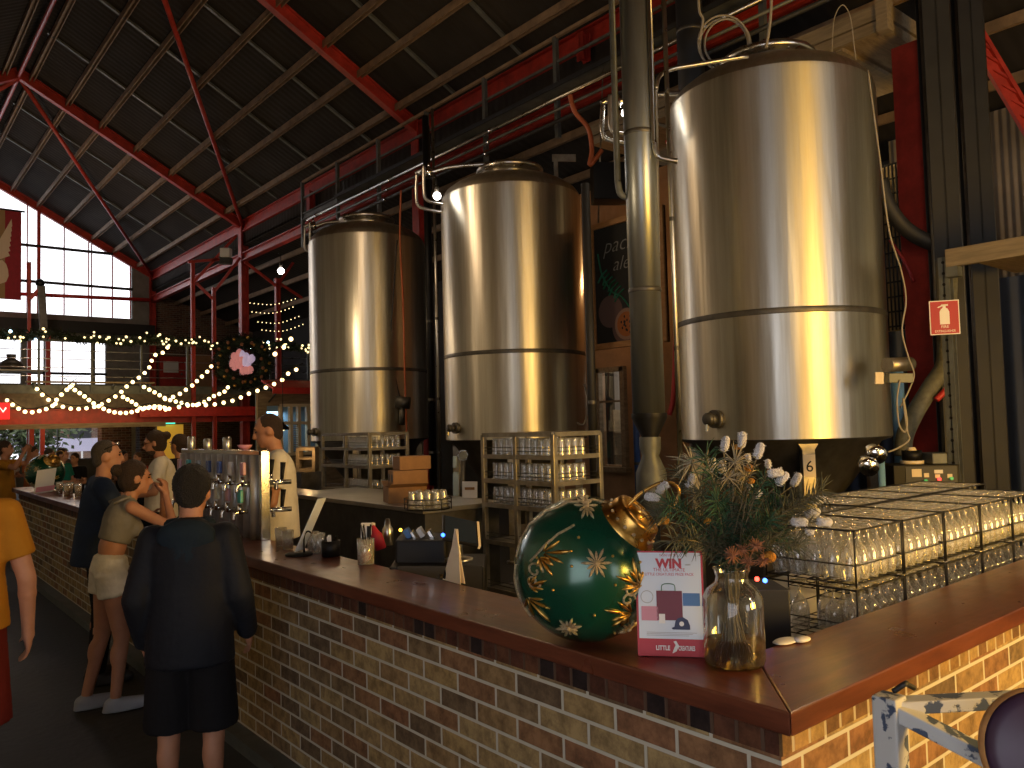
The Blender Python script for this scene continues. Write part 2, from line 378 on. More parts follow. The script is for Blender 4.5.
# rafters, braces, ridge
for k, y in enumerate(FRAMES):
    a, b, c = V((9, y, EZ)), V((RX, y, roofz(RX))), V((LX, y, EZ))
    m = MB().ibeam(a, b+V((0, 0, -.02)), .16, .26, (0, 0, 1), .03); struct(m.build('rafter_beam', M['red']))
    m = MB().ibeam(c, b+V((0, 0, -.02)), .16, .26, (0, 0, 1), .03); struct(m.build('rafter_beam', M['red']))
    m = MB().ibeam((9, y, 0), (9, y, 5.84 if k == 3 else EZ+.1), .24 if k != 3 else .42, .22 if k != 3 else .30, (1, 0, 0), .03); struct(m.build('column', M['red']))
    m = MB().ibeam((LX, y, 0), (LX, y, EZ+.1), .24, .22, (1, 0, 0), .03); struct(m.build('column', M['red']))
    if k < 4:
        m = MB().cyl((9, y if k else y, EZ-.05), (RX+.1, FRAMES[k+1], roofz(RX)-.1), .055, n=8) if k else MB()
        if k == 1: struct(m.build('roof_brace_beam', M['red']))
    if k == 1:
        m = MB().cyl((RX, y, roofz(RX)-.1), (9, FRAMES[0]-.1, EZ-.05), .055, n=8); struct(m.build('roof_brace_beam', M['red']))
        m = MB().cyl((RX, y, roofz(RX)-.15), (LX, FRAMES[0]-.1, EZ-.05), .055, n=8); struct(m.build('roof_brace_beam', M['red']))
m = MB().cyl((RX, Y0, roofz(RX)-.12), (RX, Y1, roofz(RX)-.12), .05, n=8); struct(m.build('ridge_beam', M['red']))
m = MB().ibeam((9, Y0, EZ-.05), (9, Y1, EZ-.05), .18, .34, (0, 0, 1), .025); struct(m.build('eave_beam', M['red']))
m = MB().ibeam((9, Y0, 6.98), (9, Y1, 6.98), .18, .24, (0, 0, 1), .025); struct(m.build('tie_beam', M['red']))
m = MB().ibeam((LX, Y0, EZ-.05), (LX, Y1, EZ-.05), .18, .34, (0, 0, 1), .025); struct(m.build('eave_beam', M['red']))
for (y, z0, z1) in ((8.74, 7.5, 7.95), (18.5, 7.1, 7.8)):
    m = MB().ibeam((8.88, y, z0), (8.88, y, z1), .16, .16, (1, 0, 0), .025); struct(m.build('stub_column', M['red']))
# ---- walls
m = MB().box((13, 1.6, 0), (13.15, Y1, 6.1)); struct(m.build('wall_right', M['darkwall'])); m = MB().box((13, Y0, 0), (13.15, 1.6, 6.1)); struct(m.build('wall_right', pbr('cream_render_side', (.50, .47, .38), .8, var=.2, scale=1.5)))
m = MB(); m.box((LX-.2, 22.5, 0), (LX-.05, Y1, EZ+.1)); struct(m.build('wall_left', M['darkbrick']))
CRM = pbr('cream_render', (.50, .47, .38), .8, var=.2, scale=1.5)
m = MB(); m.box((LX-.2, 0, 0), (LX-.05, 22.5, EZ+.1)); m.box((LX-.2, Y0, 3.4), (LX-.05, 0, EZ+.1)); m.box((LX-.2, Y0, 0), (LX-.05, -4.6, 3.4)); struct(m.build('wall_left', CRM))
def gable(nm, y, rects, mat, z0=0):
    """gable wall with rectangular or sloping holes, built in vertical strips"""
    xs = sorted({LX, RX, 9.0}|{r[0] for r in rects}|{r[1] for r in rects}); m = MB()
    for a, b in zip(xs, xs[1:]):
        hs = sorted([(r[2], r[3]) for r in rects if r[0] <= a+1e-6 and r[1] >= b-1e-6]); lo = z0
        for h0, h1 in hs+[(None, None)]:
            if h0 is None:
                za, zb = roofz(a), roofz(b)
                if lo < min(za, zb): m.prism([(a, lo), (b, lo), (b, zb), (a, za)], (0, y, 0), (1, 0, 0), (0, 0, 1), (0, .15, 0))
            else:
                if h0 > lo: m.box((a, y, lo), (b, y+.15, h0))
                lo = 99 if h1 is None else h1
    return struct(m.build(nm, mat))
WIN = [(-1.9, 8.27, 6.2, None), (-1.0, 7.35, 3.6, 5.28), (-1.0, 7.3, .95, 2.25)]
gable('wall_far', 32.75, WIN, M['greywall'])
m = MB().box((9, 32.75, 0), (13, 32.9, 7.4)); struct(m.build('wall_far_aisle', M['darkbrick']))
# wall behind the photographer, with two wide open doorways to the yard
gable('wall_near', Y0-.15, [(1.2, 3.4, 0, 3.6), (6.2, 7.6, .9, 5.2)], CRM)
m = MB().box((9, Y0-.15, 0), (13, Y0, 7.4)); struct(m.build('wall_near_aisle', CRM))
# ---- far windows: frame, mullions and glass
def window(nm, x0, x1, z0, tops, mull, trans, y=32.72, mm=None, slope=False, heavy=()):
    m = MB(); mm = mm or M['red']
    for x in mull:
        w = .11 if x in heavy else .035; zt = roofz(x)-.1 if slope else tops
        m.box((x-w/2, y-.05, z0), (x+w/2, y+.05, zt))
    fr = m.build(nm, mm); struct(fr)
    for z in trans:
        xe = x1 if not slope else min(x1, 9-(z+.1-EZ)/SL) if z > EZ-.2 else x1
        xs_ = x0 if not slope else max(x0, 2*RX-xe)
        t = MB().box((xs_, y-.07, z-.045), (xe, y+.03, z+.045)); t.build('transom', M['darksteel'], fr)
    g = MB()
    if slope: g.prism([(x0, z0), (x1, z0), (x1, roofz(x1)), (RX, roofz(RX)), (x0, roofz(x0))], (0, y+.06, 0), (1, 0, 0), (0, 0, 1), (0, .008, 0))
    else: g.box((x0, y+.06, z0), (x1, y+.068, tops))
    g.build('pane', M['glass'], fr); return fr
window('window_1', -1.9, 8.27, 6.2, None, [-1.2, -.4, .4, 1.2, 2.0, 2.8, 3.6, 4.78, 5.14, 5.95, 6.76, 6.86, 7.57, 8.2], [8.62, 7.33], slope=True, heavy=(5.14,))
window('window_2', -1.0, 7.35, 3.6, 5.28, [.4, 1.2, 2.6, 3.4, 4.9, 5.9], [4.05, 3.63], mm=M['red'])
window('window_3', -1.0, 7.3, .95, 2.25, [.6, 2.0, 3.0, 5.0, 5.75], [], mm=M['grey'])
for x, w in ((4.72, .28), (5.35, .12), (6.9, .10)):
    m = MB().box((x-w/2, 32.55, 3.4), (x+w/2, 32.75, 5.4)); struct(m.build('trim_mullion', M['grey']))
m = MB().box((LX, 32.35, 5.55), (9, 32.7, 5.95)); struct(m.build('spandrel_beam', M['darksteel']))
m = MB().box((7.3, 32.6, 6.0), (8.9, 32.74, 7.6)); 
m = MB().cyl(ay(0, 293, 32.3), ay(150, 300, 32.3), .07, n=10); struct(m.build('trim_gas_pipe_beam', M['redbright']))
# ---- inner wall behind the tanks, lit warm, with a door and window
def wall_x(nm, x, y0, y1, z1, holes, mat, t=.15):
    ys = sorted({y0, y1}|{h[0] for h in holes}|{h[1] for h in holes}); m = MB()
    for a, b in zip(ys, ys[1:]):
        lo = 0
        for h0, h1 in sorted([(h[2], h[3]) for h in holes if h[0] <= a+1e-6 and h[1] >= b-1e-6]):
            if h0 > lo: m.box((x, a, lo), (x+t, b, h0))
            lo = h1
        if lo < z1: m.box((x, a, lo), (x+t, b, z1))
    return struct(m.build(nm, mat))
wall_x('wall_inner', 9.35, 6.6, 10.3, 5.6, [(8.52, 9.1, 1.1, 2.6)], M['tan'])
m = MB()
for a in (8.52, 9.06): m.box((9.27, a-.04, 1.06), (9.36, a+.05, 2.65))
m.box((9.22, 8.44, 1.0), (9.4, 9.16, 1.08)); m.box((9.27, 8.5, 2.58), (9.36, 9.1, 2.66)); m.box((9.28, 8.5, 2.1), (9.34, 9.1, 2.13))
w4 = struct(m.build('window_4', M['timber'])); 
MB().box((9.31, 8.5, 1.08), (9.316, 9.1, 2.6)).build('pane', M['glass'], w4)
# blue sheet wall and pale sheet wall at the end of the aisle
wall_x('wall_blue', 12.0, 2.0, 6.4, 3.6, [], M['bluewall'])
wall_x('wall_pale', 12.3, 3.2, 5.6, 6.0, [], M['palesheet'])

# ---- sky outside: a pale bright afternoon
W = bpy.data.worlds.new('sky'); SC.world = W; W.use_nodes = True
wn = W.node_tree; wn.nodes.clear(); wo = wn.nodes.new('ShaderNodeOutputWorld'); wb = wn.nodes.new('ShaderNodeBackground')
wb.inputs[0].default_value = (.95, .93, 1.0, 1); wb.inputs[1].default_value = 2.6; wn.links.new(wb.outputs[0], wo.inputs[0])

# ================================================================ LIGHT
def lamp(kind, name, loc, power, col, size=.1, target=None, spot=None, size_y=None):
    l = bpy.data.lights.new(name, kind); l.energy = power; l.color = col
    if kind == 'AREA':
        l.shape = 'RECTANGLE'; l.size = size; l.size_y = size_y or size
    else: l.shadow_soft_size = size
    if spot: l.spot_size = spot; l.spot_blend = .6
    o = bpy.data.objects.new(name, l); COL.objects.link(o); o.location = loc
    if target is not None: o.rotation_euler = (V(target)-V(loc)).to_track_quat('-Z', 'Y').to_euler()
    return o
WARM = (1, .56, .16); AMB = (1, .72, .42)
lamp('AREA', 'warm_source_light', (4.3, -3.4, 1.75), 400, (1, .53, .05), 2.2, (4.6, 2.0, 1.75), size_y=1.3)  # unseen warm source behind the camera, inferred from the tanks' yellow band
lamp('SPOT', 'pendant_light', (3.3, -1.3, 2.75), 120, WARM, .14, (3.3, .6, 1.0), 2.6)
lamp('POINT', 'hall_light', (5.5, -6.0, 4.6), 60, AMB, .25)
# added spots brightening the unseen walls, for the tanks to reflect
WW = (1, .90, .66)
for x in (0.2, 4.8, 8.4, 11.2): lamp('SPOT', 'added_wall_spot', (x, -6.4, 4.9), 230, WW, .15, (x, Y0, 2.6), 2.3)
for y in (-6.2, 3.0, 8.0, 13.0, 18.0): lamp('SPOT', 'added_wall_spot', (-.4, y, 4.9), 120, (1, .95, .80), .15, (LX, y, 2.6), 2.1)
for y in (-5.5, -1.0): lamp('SPOT', 'added_wall_spot', (10.8, y, 4.9), 150, (1, .86, .55), .15, (13, y, 2.6), 2.1)
lamp('POINT', 'added_roof_light', (4.2, 9.0, 5.6), 60, (1, .68, .40), .2)  # added lamp that warms the rafters, roof and tank tops
lamp('POINT', 'kitchen_light', (8.6, 8.3, 3.9), 16, (1, .55, .22), .12)
lamp('POINT', 'bar_light', (5.6, 11.0, 3.4), 16, AMB, .12)
lamp('POINT', 'bar_light', (4.7, 1.5, 3.5), 34, (1, .74, .44), .12)  # added above the baskets to brighten the glass feet
lamp('POINT', 'bar_light', (3.1, 5.0, 3.3), 22, (1, .74, .46), .12)  # added to brighten the bartenders and the tap tower
lamp('POINT', 'bar_light', (2.9, 9.4, 3.2), 18, (1, .70, .42), .12)
lamp('POINT', 'hall_light', (3.6, 25.5, 6.4), 170, (1, .72, .52), .3)
lamp('POINT', 'under_balcony_light', (5.0, 26.5, 2.3), 30, (1, .6, .3), .2)
# daylight through the doorways
lamp('AREA', 'door_daylight', (2.3, Y0-.1, 1.8), 8, (.80, .88, 1), 1.6, (2.3, 0, 1.5), size_y=2.6)
lamp('AREA', 'door_daylight', (6.9, Y0-.1, 3.0), 60, (.72, .84, 1), 1.4, (6.9, 0, 2.8), size_y=4.2)
lamp('AREA', 'door_daylight', (LX-.12, -2.6, 2.1), 16, (.82, .9, 1), 4, (3, -.5, 1.0), size_y=3.0)
lamp('AREA', 'window_daylight', (4.0, 32.5, 7.6), 20, (.9, .93, 1), 7.0, (4, 0, 3.6), size_y=2.2)
SC.view_settings.view_transform = 'Standard'; SC.view_settings.look = 'None'
SC.view_settings.exposure = 0; SC.view_settings.gamma = 1; SC.view_settings.use_curve_mapping = False
cy = SC.cycles
cy.max_bounces = 9; cy.diffuse_bounces = 3; cy.glossy_bounces = 4; cy.transmission_bounces = 8; cy.transparent_max_bounces = 24
cy.caustics_reflective = False; cy.caustics_refractive = False; cy.sample_clamp_indirect = 4; cy.use_denoising = True

# ================================================================ TANKS
def rad_on(cx, cy, px, py, R):
    """point on the upright cylinder seen at a pixel (its near side)"""
    d = ray(px, py); a = d.x*d.x+d.y*d.y; bx, by = CAM.x-cx, CAM.y-cy
    b = 2*(d.x*bx+d.y*by); c = bx*bx+by*by-R*R; disc = max(0, b*b-4*a*c); return CAM+d*((-b-math.sqrt(disc))/(2*a))
def make_tank(cx, cy, label):
    t = thing('brewing_tank', label, 'tank', (cx, cy, 0), 'steel brewing tanks')
    C0 = V((cx, cy, 0))
    body = MB().lathe([(1.0, 1.6), (1.0, 2.70), (1.004, 2.73), (1.004, 2.76), (1.0, 2.79), (1.0, 4.93), (.992, 4.98)], C0, 72)
    body.build('body', M['tank'], t)
    MB().lathe([(1.001, 2.715), (1.006, 2.725), (1.006, 2.765), (1.001, 2.775)], C0, 72).build('weld_band', M['cone'], t)
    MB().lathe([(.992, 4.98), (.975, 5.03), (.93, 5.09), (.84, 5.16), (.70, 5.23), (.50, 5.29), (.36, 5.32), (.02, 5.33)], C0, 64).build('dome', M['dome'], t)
    m = MB().lathe([(.40, 5.29), (.40, 5.37), (.46, 5.38), (.48, 5.40), (.48, 5.43), (.46, 5.45), (.40, 5.46), (.22, 5.48), (.005, 5.485)], C0, 40)
    mw = m.build('manway_lid', M['steel'], t)
    k = MB()
    for i in range(12):
        a = i*PI/6; p = C0+V((math.cos(a)*.43, math.sin(a)*.43, 5.36)); k.cyl(p, p+V((0, 0, .11)), .018, n=6)
    k.build('clamp', M['chrome'], mw)
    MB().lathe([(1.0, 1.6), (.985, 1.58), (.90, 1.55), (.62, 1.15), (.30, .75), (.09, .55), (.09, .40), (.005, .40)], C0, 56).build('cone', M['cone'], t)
    for a in (-2.35, -.78, .79, 2.36):
        c = C0+V((math.cos(a)*.86, math.sin(a)*.86, 0)); m = MB(); rt = V((-math.sin(a), math.cos(a), 0)); ou = V((math.cos(a), math.sin(a), 0))
        m.prism([(-.055, 0), (.055, 0), (.055, 1.50), (.12, 1.60), (-.12, 1.60), (-.055, 1.50)], c-ou*.05, rt, (0, 0, 1), ou*.1)
        m.cyl(c, c+V((0, 0, .03)), .1, n=14)
        m.build('leg', M['cone'] if False else M['shelf'], t, bevel=.004)
    return t
T3 = make_tank(7.18, 4.46, 'largest looking steel brewing tank, nearest, above the wire glass baskets')
T2 = make_tank(7.26, 8.70, 'middle steel brewing tank of the row, beside the chalkboard')
T1 = make_tank(6.92, 12.23, 'steel brewing tank furthest along the row, by the wreath and string lights')
def tank_fittings(t, cx, cy, valves, box=None):
    for (px, py, r) in valves:
        p = rad_on(cx, cy, px, py, 1.0); nrm_ = V((p.x-cx, p.y-cy, 0)).normalized()
        m = MB().cyl(p-nrm_*.02, p+nrm_*.05, r, n=20); m.cyl(p+nrm_*.05, p+nrm_*.10, r*.62, n=16); m.lathe([(r*.62, 0), (r*.7, .01), (r*.7, .04), (r*.5, .05), (.001, .05)], p+nrm_*.1, 16, axis=nrm_)
        v = m.build('sample_port', M['cone'], t)
        MB().bar(p+nrm_*.13+V((0, 0, .02)), p+nrm_*.15-V((0, 0, r*1.3)), .022, .012).build('lever', M['chrome'], v)
tank_fittings(T3, 7.18, 4.46, [(717, 419, .085)])
tank_fittings(T2, 7.26, 8.70, [(457, 428, .075)])
tank_fittings(T1, 6.92, 12.23, [(316, 432, .07)])
# bright store room seen through the small window
m = MB().box((11.0, 6.7, 0), (11.1, 10.3, 3.4)); struct(m.build('wall_store', pbr('pale_store', (.62, .60, .58), .8)))
lamp('POINT', 'store_light', (10.3, 8.7, 2.7), 26, (1, .93, .85), .12)
ss = thing('store_shelf', 'shelf with red and white boxes seen through the small window in the warm wall', 'shelf', (10.7, 8.7, 0))
for z in (1.2, 1.6): MB().box((10.5, 7.6, z-.03), (10.95, 9.9, z)).build('shelf_board', M['timber'], ss)
for y in (7.6, 9.87): MB().box((10.5, y, 0), (10.95, y+.03, 2.0)).build('side_panel', M['timber'], ss)
for k in range(6):
    y = 8.0+k*.28; tag(MB().box((10.56, y, 1.601 if k % 2 else 1.201), (10.85, y+.22, (1.601 if k % 2 else 1.201)+.2)).build('stock_box', M['redbright'] if k % 3 == 0 else M['white'], bevel=.008), ('red stock box on the lower shelf behind the small window', 'white stock box on the upper shelf, first from the tank', 'white stock box on the lower shelf behind the small window, beside the red one', 'red stock box on the upper shelf behind the small window', 'white stock box at the end of the lower shelf behind the small window', 'white stock box at the end of the upper shelf behind the small window')[k], 'box', 'stock boxes behind the small window')
# ================================================================ BAR COUNTER
CT, CB = 1.10, 1.042
bar = thing('bar_counter', 'long brick bar with glossy reddish brown timber top turning a corner', 'bar counter', (1.9, 1.2, 0))
m = MB(); m.box((1.80, 1.16, 0), (2.0, 12.9, .952)); m.box((2.0, 1.16, 0), (7.4, 1.36, .952)); m.build('brick_base', M['brick'], bar)
# course of bricks on edge under the top
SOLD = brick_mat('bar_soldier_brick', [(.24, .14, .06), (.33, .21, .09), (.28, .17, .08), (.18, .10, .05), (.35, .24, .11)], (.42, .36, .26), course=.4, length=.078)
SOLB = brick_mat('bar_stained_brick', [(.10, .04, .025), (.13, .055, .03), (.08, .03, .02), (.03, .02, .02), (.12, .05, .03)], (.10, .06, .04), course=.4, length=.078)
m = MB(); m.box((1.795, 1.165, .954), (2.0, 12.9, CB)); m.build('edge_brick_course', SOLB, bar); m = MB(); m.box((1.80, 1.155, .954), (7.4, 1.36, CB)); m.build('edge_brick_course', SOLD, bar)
m = MB().prism([(1.72, 1.08), (2.08, 1.42), (2.08, 12.95), (1.72, 12.95)], (0, 0, CB), (1, 0, 0), (0, 1, 0), (0, 0, CT-CB)); m.build('counter_top', M['counter'], bar, bevel=.005)
m = MB().prism([(1.722, 1.08), (7.45, 1.08), (7.45, 1.42), (2.082, 1.42)], (0, 0, CB), (1, 0, 0), (0, 1, 0), (0, 0, CT-CB)); m.build('counter_top', M['counterx'], bar, bevel=.005)
m = MB().box((1.70, 1.3, 0), (1.80, 12.9, .07)); m.build('kerb', M['grey'], bar)
MB().cyl((1.62, 1.6, .16), (1.62, 12.6, .16), .02, n=10).build('foot_rail', M['shelf'], bar) if False else None
# inner work benches
def bench(name, label, lo, hi, legs=True):
    t = thing(name, label, 'bench', ((lo[0]+hi[0])/2, (lo[1]+hi[1])/2, 0))
    m = MB(); m.box((lo[0], lo[1], hi[2]-.04), hi); m.build('bench_top', M['bench'], t, bevel=.004)
    MB().box((lo[0]+.05, lo[1]+.05, .12), (hi[0]-.05, hi[1]-.05, hi[2]-.041)).build('cabinet', M['cone'], t)
    for x in (lo[0]+.06, hi[0]-.06):
        for y in (lo[1]+.06, hi[1]-.06): MB().cyl((x, y, 0), (x, y, .13), .02, n=10).build('leg', M['chrome'], t)
    return t
bench('service_bench', 'stainless bench under the wire baskets of upside-down glasses', (2.42, 1.46, 0), (5.9, 2.62, .885))
bench('sink_bench', 'low stainless bench behind the counter with the till on it', (2.12, 2.9, 0), (2.75, 5.2, .86))
bench('back_bench', 'stainless bench behind the till holding the round tray of glasses', (3.62, 5.56, 0), (4.5, 8.3, 1.12))
bench('wash_bench', 'stainless bench by the bartender with the shaved head', (3.6, 8.75, 0), (4.6, 11.3, 1.02))

# ================================================================ CATWALK ABOVE THE TANKS
cw = thing('catwalk', 'dark steel catwalk with railing running above the tank tops', 'catwalk', (8.4, 8, 6.9))
m = MB(); m.box((8.22, 3.9, 6.88), (8.56, 17.6, 6.93)); m.build('deck', M['darksteel'], cw)
m = MB(); m.ibeam((8.24, 3.9, 6.84), (8.24, 17.6, 6.84), .08, .16, (0, 0, 1), .015); m.build('edge_channel', M['grey'], cw)
MB().box((8.215, 3.9, 7.66), (8.265, 17.6, 7.71)).build('top_rail', M['purlin'], cw)
MB().box((8.225, 3.9, 7.27), (8.255, 17.6, 7.31)).build('mid_rail', M['grey'], cw)
for k in range(8): y = 17.6-k*1.78; MB().box((8.2, y-.035, 6.12), (8.27, y+.035, 7.68)).build('post', M['grey'], cw)
# service pipes slung below it
for i, (x, z, r, mt, lb) in enumerate(((8.05, 6.62, .028, 'steel', 'thin bright steel pipe slung under the catwalk, topmost of the three'), (8.0, 6.42, .022, 'grey', 'dull grey pipe slung under the catwalk, middle of the three'), (7.95, 6.22, .03, 'darksteel', 'dark pipe slung under the catwalk, lowest of the three'))):
    p = thing('service_pipe', lb, 'pipe', (x, 6, z), 'pipes slung below the catwalk')
    MB().cyl((x, 4.0, z), (x, 17.0, z), r, n=10).build('pipe_run', M[mt], p)
    for k in range(4): MB().cyl((x, 16.5-k*3.2-.02, z), (x, 16.5-k*3.2+.02, z), r*1.7, n=12).build('collar', M['chrome'], p)
m = MB()
tray = thing('cable_tray', 'slotted cable tray hanging under the catwalk rails above the second tank', 'cable tray', (8.1, 8, 6.7))
m.box((8.0, 3, 6.76), (8.2, 15.5, 6.775)); m.build('tray_bed', M['grey'], tray)
m = MB(); m.box((7.985, 3, 6.76), (8.0, 15.5, 6.83)); m.box((8.2, 3, 6.76), (8.215, 15.5, 6.83)); m.build('tray_side', M['darksteel'], tray)

# ================================================================ PIPES, CHUTE
def vpipe(name, label, x, y, z0, z1, r, mat, bands=(), cat='pipe', group=None, n=24):
    t = thing(name, label, cat, (x, y, z0), group)
    MB().cyl((x, y, z0), (x, y, z1), r, n=n).build('pipe_run', mat, t)
    for z in bands: MB().lathe([(r, z-.02), (r*1.04, z-.012), (r*1.04, z+.012), (r, z+.02)], (x, y, 0), n).build('band', M['cone'], t)
    return t
g = pbr('grain_pipe_steel', (.30, .32, .31), .33, .85, var=.2, scale=2, stretch=(4, 4, .3))
gp = vpipe('grain_pipe', 'thick grey steel pipe coming down between two tanks to a black cone', 5.19, 4.47, 1.86, 7.1, .135, g, (2.9, 4.25, 5.6))
MB().lathe([(.15, 1.86), (.15, 1.82), (.07, 1.66), (.07, 1.60)], (5.19, 4.47, 0), 24).build('cone', M['black'], gp)
MB().lathe([(.09, 1.66), (.09, 1.56), (.07, 1.5), (.13, 1.36), (.13, .96), (.12, .95)], (5.19, 4.47, 0), 20).build('chute', M['grey'], gp)
MB().cyl((5.19, 4.47, 0), (5.19, 4.47, .95), .06, n=12).build('stand', M['darksteel'], gp)
sidep = CR.copy(); sidep.z = 0; sidep.normalize()
b = V((5.19, 4.47, 0))+sidep*.21-V((0, .05, 0))
vpipe('conduit_pipe', 'thin bright pipe running down beside the thick grey pipe', b.x, b.y, 0, 7.0, .02, M['steel'], (2.4, 3.5, 4.6, 5.6), group=None, n=12)
c = V((5.19, 4.47, 0))-sidep*.20
t = thing('drop_pipe', 'thin dark pipe ending in an elbow above the chalkboard', 'pipe', (c.x, c.y, 3.7))
MB().tube([(c.x, c.y, 7.0), (c.x, c.y, 3.85)]+bez([(c.x, c.y, 3.85), V((c.x, c.y, 3.74))+sidep*.02, V((c.x, c.y, 3.70))+sidep*.09], 4), .028, 10).build('pipe_run', M['grey'], t)
e = V((5.19, 4.47, 0))+sidep*.10-CF*.12
t = thing('elbow_pipe', 'grey elbow pipe clipped to the front of the thick grey pipe', 'pipe', (e.x, e.y, 3.9))
MB().tube([(e.x, e.y, 7.0), (e.x, e.y, 4.15)]+bez([(e.x, e.y, 4.15), V((e.x, e.y, 4.02))+sidep*.03, V((e.x, e.y, 3.98))+sidep*.14, V((e.x, e.y, 3.97))+sidep*.19], 5), .024, 10).build('pipe_run', M['steel'], t)
q = ad(690, 40, 9.1); vpipe('exhaust_pipe', 'thick matt black pipe going up behind the nearest tank', q.x, q.y, 4.6, 7.3, .15, M['darksteel'], (6.2,))
for (px, r, mt, lb, d) in ((431, .05, 'black', 'black hose hanging in the gap between the two further tanks', 12.2), (438.5, .022, 'steel', 'thin bright pipe in the gap between the two further tanks', 11.9), (433.5, .03, 'darksteel', 'dark pipe standing in the gap by the second tank', 12.6)):
    q = ad(px, 400, d); vpipe('gap_pipe', lb, q.x, q.y, .9 if mt == 'black' else .3, 6.6, r, M[mt], (1.4, 2.2, 3.4))
blue = pbr('blue_paint', (.03, .09, .30), .45, var=.2)
q = ax(636, 420, 8.5); t = vpipe('blue_pipe', 'blue painted pipe in front of the warm lit wall', q.x, q.y, 0, 3.0, .045, blue, (1.2, 2.4))
q = ad(592, 400, 8.3); t = vpipe('black_hose', 'black hose hanging behind the second tank near the small window', q.x, q.y, .8, 4.3, .045, M['rubber'], (2.0,))
q = ad(882, 480, 7.2); vpipe('light_blue_pipe', 'pale blue pipe standing under the nearest tank by the control box', q.x, q.y, 0, 1.45, .03, pbr('pale_blue', (.18, .38, .62), .5), ())
q = ad(898, 400, 7.9); vpipe('light_blue_pipe', 'pale blue pipe rising behind the nearest tank edge', q.x, q.y, 1.1, 2.35, .06, MATS['pale_blue'], ())

# pipe loops, bulbs and top gear of the tanks
def path_px(pts, d, n=6): return bez([ad(x, y, d) for x, y in pts], n)
def loop_gear(t, d, ox, oy, s):
    f = lambda pts: [(ox+x*s, oy+y*s) for x, y in pts]
    MB().tube(path_px(f([(0, -38), (-1, -20), (0, -4), (6, 2), (22, 6), (30, 7)]), d), .025, 8).build('wash_pipe', M['steel'], t)
    MB().tube(path_px(f([(8, -48), (8, -26), (9, -12), (14, -6), (28, -3), (32, -2)]), d-.15), .025, 8).build('wash_pipe', M['steel'], t)
    MB().tube(path_px(f([(-2, -38), (6, -42), (16, -40), (40, -46), (90, -50)]), d+.1), .03, 8).build('spray_pipe', M['steel'], t)
    m = MB(); c_ = ad(*f([(14, -40)])[0], d); m.cyl(c_-V((0, 0, .06)), c_+V((0, 0, .06)), .05, n=12); m.cyl(c_+V((0, 0, .06)), c_+V((0, 0, .14)), .02, n=8); m.build('valve', M['chrome'], t)
loop_gear(T2, 11.3, 417, 206, .85); loop_gear(T3, 8.2, 603, 138, .9); loop_gear(T1, 14.6, 305, 250, .6)
def pxtube(name, label, pts, d, r, mat, cat, n=6, group=None, parent=None):
    ds = d if isinstance(d, (list, tuple)) else [d]*len(pts)
    P = bez([ad(p[0], p[1], dd) for p, dd in zip(pts, ds)], n)
    if parent is not None: return MB().tube(P, r, 8).build(name, mat, parent)
    return tag(MB().tube(P, r, 8).build(name, mat), label, cat, group)
ivory = pbr('ivory_cable', (.30, .27, .22), .5); orange = pbr('orange_cable', (.42, .10, .03), .5); redcab = pbr('red_cable', (.5, .03, .03), .5)
pxtube('steam_pipe', 'bent thin pipe passing over the dome of the nearest tank', [(660, 400), (656, 120), (656, 90), (660, 76), (672, 69), (700, 64), (748, 56)], [6.9, 6.9, 6.9, 6.95, 7.0, 7.05, 7.1], .02, M['steel'], 'pipe')
# cable coil
cc = ad(724, 45, 8.6); t = thing('cable_coil', 'coiled ivory cable hanging above the nearest tank', 'cable', tuple(cc))
for k, (r, ox) in enumerate(((.26, 0), (.245, .03), (.27, -.02))):
    P = [cc+CR*(math.cos(a)*r+ox)+CU*(math.sin(a)*r*1.08)-CF*(.03*k) for a in [2*PI*i/36 for i in range(36)]]
    MB().tube(P, .012, 6, closed=True).build('loop', ivory, t)
pxtube('hanging_cable', 'ivory cable dropping past the coil beside the black pipe', [(698, -40), (699, 8), (703, 20), (699, 40)], 7.9, .013, ivory, 'cable')
pxtube('hanging_cable', 'ivory cable dropping onto the lid of the nearest tank', [(772, -40), (771, 8), (769, 30), (766, 48)], 7.4, .014, ivory, 'cable')
pxtube('thin_cable', 'thin cable arching over the dome of the nearest tank', [(832, 52), (834, 20), (842, 5), (850, 16), (854, 45), (856, 60)], 7.3, .0045, ivory, 'cable')
pxtube('sensor_cable', 'pale cable running down the shaded edge of the nearest tank to the flow meter', [(868, 70), (880, 160), (889, 230), (901, 270), (906, 300), (902, 330), (908, 356), (914, 374), (909, 390), (900, 408)], [6.75, 6.75, 6.8, 6.9, 6.9, 6.9, 6.9, 6.9, 6.9, 6.9], .0075, ivory, 'cable')
pxtube('loop_cable', 'pale cable hanging in a loose loop below the flow meter', [(900, 380), (897, 400), (899, 424), (905, 432), (907, 420), (903, 398), (907, 430), (909, 440), (898, 448), (888, 452)], 6.85, .008, ivory, 'cable')
pxtube('orange_cable', 'orange cable running down the face of the tank furthest along the row', [(401, 190), (400, 240), (403, 300), (405, 380), (407, 440)], [13.0, 13.0, 13.0, 13.0, 13.0], .017, orange, 'cable')
pxtube('thin_dark_cable', 'dark cable snaking down the furthest tank to its sensor', [(397, 240), (393, 300), (391, 340), (396, 380), (400, 398)], 13.05, .012, M['rubber'], 'cable')
pxtube('red_hose', 'red hose hanging beside the warm lit wall at the edge of the nearest tank', [(668, 140), (672, 170), (676, 300), (674, 390), (669, 415)], 8.9, .03, redcab, 'hose')
pxtube('red_cable', 'red cable crossing the dark wall behind the nearest tank', [(890, 240), (905, 262), (914, 282)], 8.6, .018, redcab, 'cable')
pxtube('orange_hose', 'orange hose looping from the catwalk above the second tank', [(570, 95), (575, 112), (588, 128), (592, 150), (590, 165), (602, 150)], 10.0, .03, orange, 'hose')
